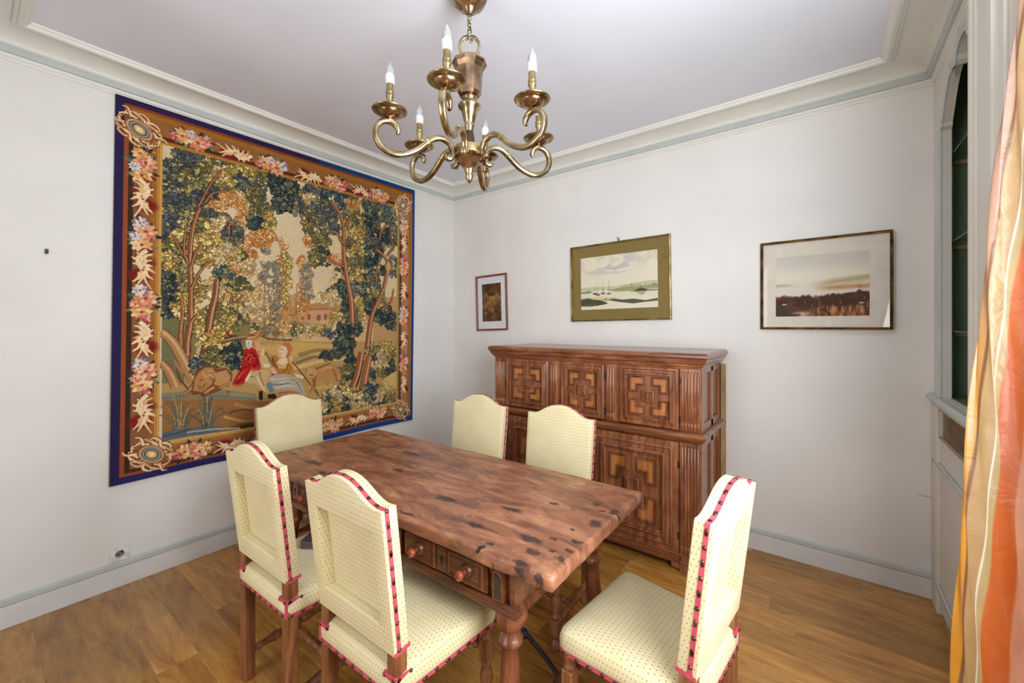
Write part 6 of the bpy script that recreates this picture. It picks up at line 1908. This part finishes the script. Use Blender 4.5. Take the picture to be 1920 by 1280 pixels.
framed((.160, 1.945, .148, 2.004), Q3, (164, 100, 46), (92, 58, 50), (86, 48, 34), (166, 108, 52))
framed(Q2, Q2b, (60, 44, 34), (156, 98, 46), (164, 108, 40), (76, 48, 36))
framed(Q1, Q2, (152, 78, 44), (166, 104, 52), (140, 70, 40), (146, 76, 46))
framed(Q0, Q1, (46, 38, 76), (26, 72, 136), (48, 36, 72), (44, 42, 96))
rr(1.15, TW, 2.134, TH, (26, 66, 112)); rr(1.05, TW, 0, .036, (30, 66, 140)); rr(2.06, TW+.01, 0, TH, (28, 72, 134))  # brighter sun-lit blue of the right side painted into the border
def flower(x, y_, r_, cols):
    for ring in (1.0, .66, .36):
        n_ = 9 if ring > .5 else 6; a0 = tr_.uniform(0, 6)
        for k in range(n_):
            a = a0+6.283*k/n_; cv.leaf(x+math.cos(a)*r_*ring*.25, y_+math.sin(a)*r_*ring*.25, a, r_*ring*.9, r_*ring*.55, tr_.choice(cols))
    cv.ell(x, y_, r_*.16, r_*.16, (150, 60, 54), .3)
PINK = [(226, 160, 122), (214, 136, 100), (236, 182, 140), (206, 118, 92), (240, 200, 160)]; PEACH = [(232, 182, 124), (222, 162, 100), (240, 204, 152), (206, 140, 84)]
WHIT = [(222, 214, 206), (196, 186, 186), (232, 206, 180), (150, 130, 150)]; ROSE = [(200, 84, 80), (222, 130, 116), (176, 60, 66), (236, 180, 160)]
LEAFC = [(70, 82, 82), (52, 62, 66), (110, 118, 92), (132, 132, 88), (44, 50, 56)]
CREAM = [(236, 198, 146), (226, 182, 130), (240, 210, 166)]
def fl_group(x, y_, s_, ang):
    ca_, sa_ = math.cos(R(ang)), math.sin(R(ang))
    def pt(u, v): return (x+(u*ca_-v*sa_)*s_, y_+(u*sa_+v*ca_)*s_)
    for k in range(16):
        a = tr_.uniform(0, 6.283); q = pt(math.cos(a)*tr_.uniform(.4, 1.0), math.sin(a)*tr_.uniform(.25, .5))
        cv.leaf(q[0], q[1], a+R(ang), s_*tr_.uniform(.3, .46), s_*.17, tr_.choice(LEAFC))
    for (u, v, r_, cl) in ((-.55, .05, .46, PEACH), (.25, -.12, .50, PINK), (.72, .14, .34, tr_.choice([WHIT, ROSE, PEACH])), (-.1, .34, .26, tr_.choice([WHIT, PINK])), (-.95, -.12, .24, ROSE)):
        q = pt(u, v); cv.ell(q[0], q[1], s_*r_*.95, s_*r_*.95, (112, 58, 44), .2); flower(q[0], q[1], s_*r_, cl)
    for k in range(6):
        a = tr_.uniform(0, 6.283); q = pt(math.cos(a)*.9, math.sin(a)*.45); cv.leaf(q[0], q[1], a+R(ang), s_*.3, s_*.12, tr_.choice(LEAFC))
def scroll(x, y_, s_, ang, flip=1):
    ca_, sa_ = math.cos(R(ang)), math.sin(R(ang))
    def pt(u, v): return (x+(u*ca_-v*flip*sa_)*s_, y_+(u*sa_+v*flip*ca_)*s_)
    cv.ell(*pt(-.35, -.15), s_*.5, s_*.36, (128, 34, 36), .3); cv.ell(*pt(.4, .1), s_*.45, s_*.3, (116, 52, 40), .3)
    curves = [((-1.1, .35), (-.6, .1), (-.2, .05), (.1, .2), (.25, .05), (.1, -.1)), ((-.1, -.05), (.3, -.25), (.7, -.2), (1.1, .15)), ((-.9, -.25), (-.5, -.05), (-.1, .0)), ((-.55, .45), (-.35, .2), (-.1, .08)),
              ((-.15, .5), (.0, .3), (.05, .12)), ((.3, -.45), (.25, -.2), (.1, -.02)), ((.65, -.48), (.5, -.25), (.3, -.12)), ((.95, -.3), (.75, -.12), (.45, -.1)), ((.55, .4), (.5, .15), (.3, .0)), ((.9, .42), (.8, .15), (.55, -.02)), ((-.75, -.45), (-.5, -.2), (-.2, -.1)), ((.2, .42), (.25, .2), (.15, .05))]
    for q in curves: cv.stroke([pt(u+.03, v-.05) for u, v in q], s_*.07, s_*.28, (118, 46, 40))
    for q in curves: cv.stroke([pt(*p) for p in q], s_*.06, s_*.24, tr_.choice(CREAM))
    for q in curves[:8]: cv.stroke([pt(u-.01, v+.03) for u, v in q], s_*.015, s_*.05, (250, 228, 192))
    cv.ell(*pt(.12, .05), s_*.12, s_*.12, (240, 214, 170), .2); cv.ell(*pt(.12, .05), s_*.05, s_*.05, (140, 60, 50), .2)
def cartouche(x, y_, s_, ang):
    """oval medallion set diagonally between acanthus leaves"""
    rt_ = R(-38+ang)
    def pt(u, v): return (x+(u*math.cos(rt_)-v*math.sin(rt_))*s_, y_+(u*math.sin(rt_)+v*math.cos(rt_))*s_)
    for sg in (-1, 1):
        for e_ in (-1, 1):
            for q in (((.2, .55), (.7, .75), (1.15, .45), (1.0, .2)), ((.5, .45), (1.0, .35), (1.25, .0), (1.05, -.1)), ((-.1, .62), (.2, .95), (.65, .9), (.6, .7)), ((.75, .3), (1.2, .6), (1.5, .5)), ((.0, .5), (.3, .7), (.9, .62))):
                cv.stroke([pt(e_*u+.02, sg*v-.04) for u, v in q], s_*.24, s_*.07, (122, 56, 42)); cv.stroke([pt(e_*u, sg*v) for u, v in q], s_*.17, s_*.04, tr_.choice(CREAM))
    for q, cl in ((.66, (112, 58, 42)), (.60, (222, 184, 130)), (.50, (92, 66, 56)), (.44, (156, 160, 152)), (.35, (60, 66, 74)), (.28, (214, 170, 106)), (.17, (240, 214, 160))): cv.ell(x, y_, s_*q*1.25, s_*q*.85, cl, .08, 1, rt_)
fl = 1
for kind, x, y_, s_, ang in TAP_BORDER:
    if kind == 'f': fl_group(x, y_, s_*1.4, ang)
    elif kind == 's': scroll(x, y_, s_*1.35, ang, fl); fl = -fl
    else: cartouche(x, y_, s_, ang)
fine = cv.noise(200, 330, 77, 1)[..., None]; cv.img *= (.955+.09*fine)
tap = empty('tapestry', (.02, -1.58, .565)); setp(tap, 'large woven woodland tapestry with flower border hanging on the left wall', 'tapestry')
def hang(U, V):
    yy = (1-V)*((1-U)*-2.640+U*-.550)+V*((1-U)*-2.614+U*-.531)
    zz = (1-U)*((1-V)*.573+V*2.733)+U*((1-V)*.562+V*2.740)
    xx = .010+.007*(1-V)*np.sin(U*11+V*2)+.004*np.sin(U*23+V*5)*(1-V)+.012*(1-V)*(1-V)*(U < .2)*(1-U*5)+.004
    zz = zz+(.006*np.sin(U*9.5))*(1-V)
    return np.stack([xx+.004-.02, yy+1.58, zz-.565], -1)
me = cv.mesh('woven_picture', hang); me.materials.append(vcol_mat('tapestry_wool', .9, True, .1))
o = bpy.data.objects.new('woven_picture', me); col.objects.link(o); o.parent = tap
# lining cloth behind, showing as the cloth's thickness
cv2 = Canvas(TW, TH, 60, 60, (206, 200, 170)); me = cv2.mesh('lining', lambda U, V: hang(U, V)-np.array([.006, 0, 0])); me.materials.append(plain_mat('lining_cloth', (206, 202, 176), .9))
o = bpy.data.objects.new('lining', me); col.objects.link(o); o.parent = tap
ed = MB()
for side in range(4):
    n_ = 80; t = np.linspace(0, 1, n_); z_ = np.zeros(n_); o1 = np.ones(n_)
    U, V = ((t, z_), (o1, t), (t, o1), (z_, t))[side]
    A = hang(U, V); Bq = A-np.array([.006, 0, 0])
    ed.add([tuple(p) for p in A]+[tuple(p) for p in Bq], [(i, i+1, n_+i+1, n_+i) for i in range(n_-1)])
ed.build('edge_binding', plain_mat('navy_binding', (46, 44, 84), .85), tap)
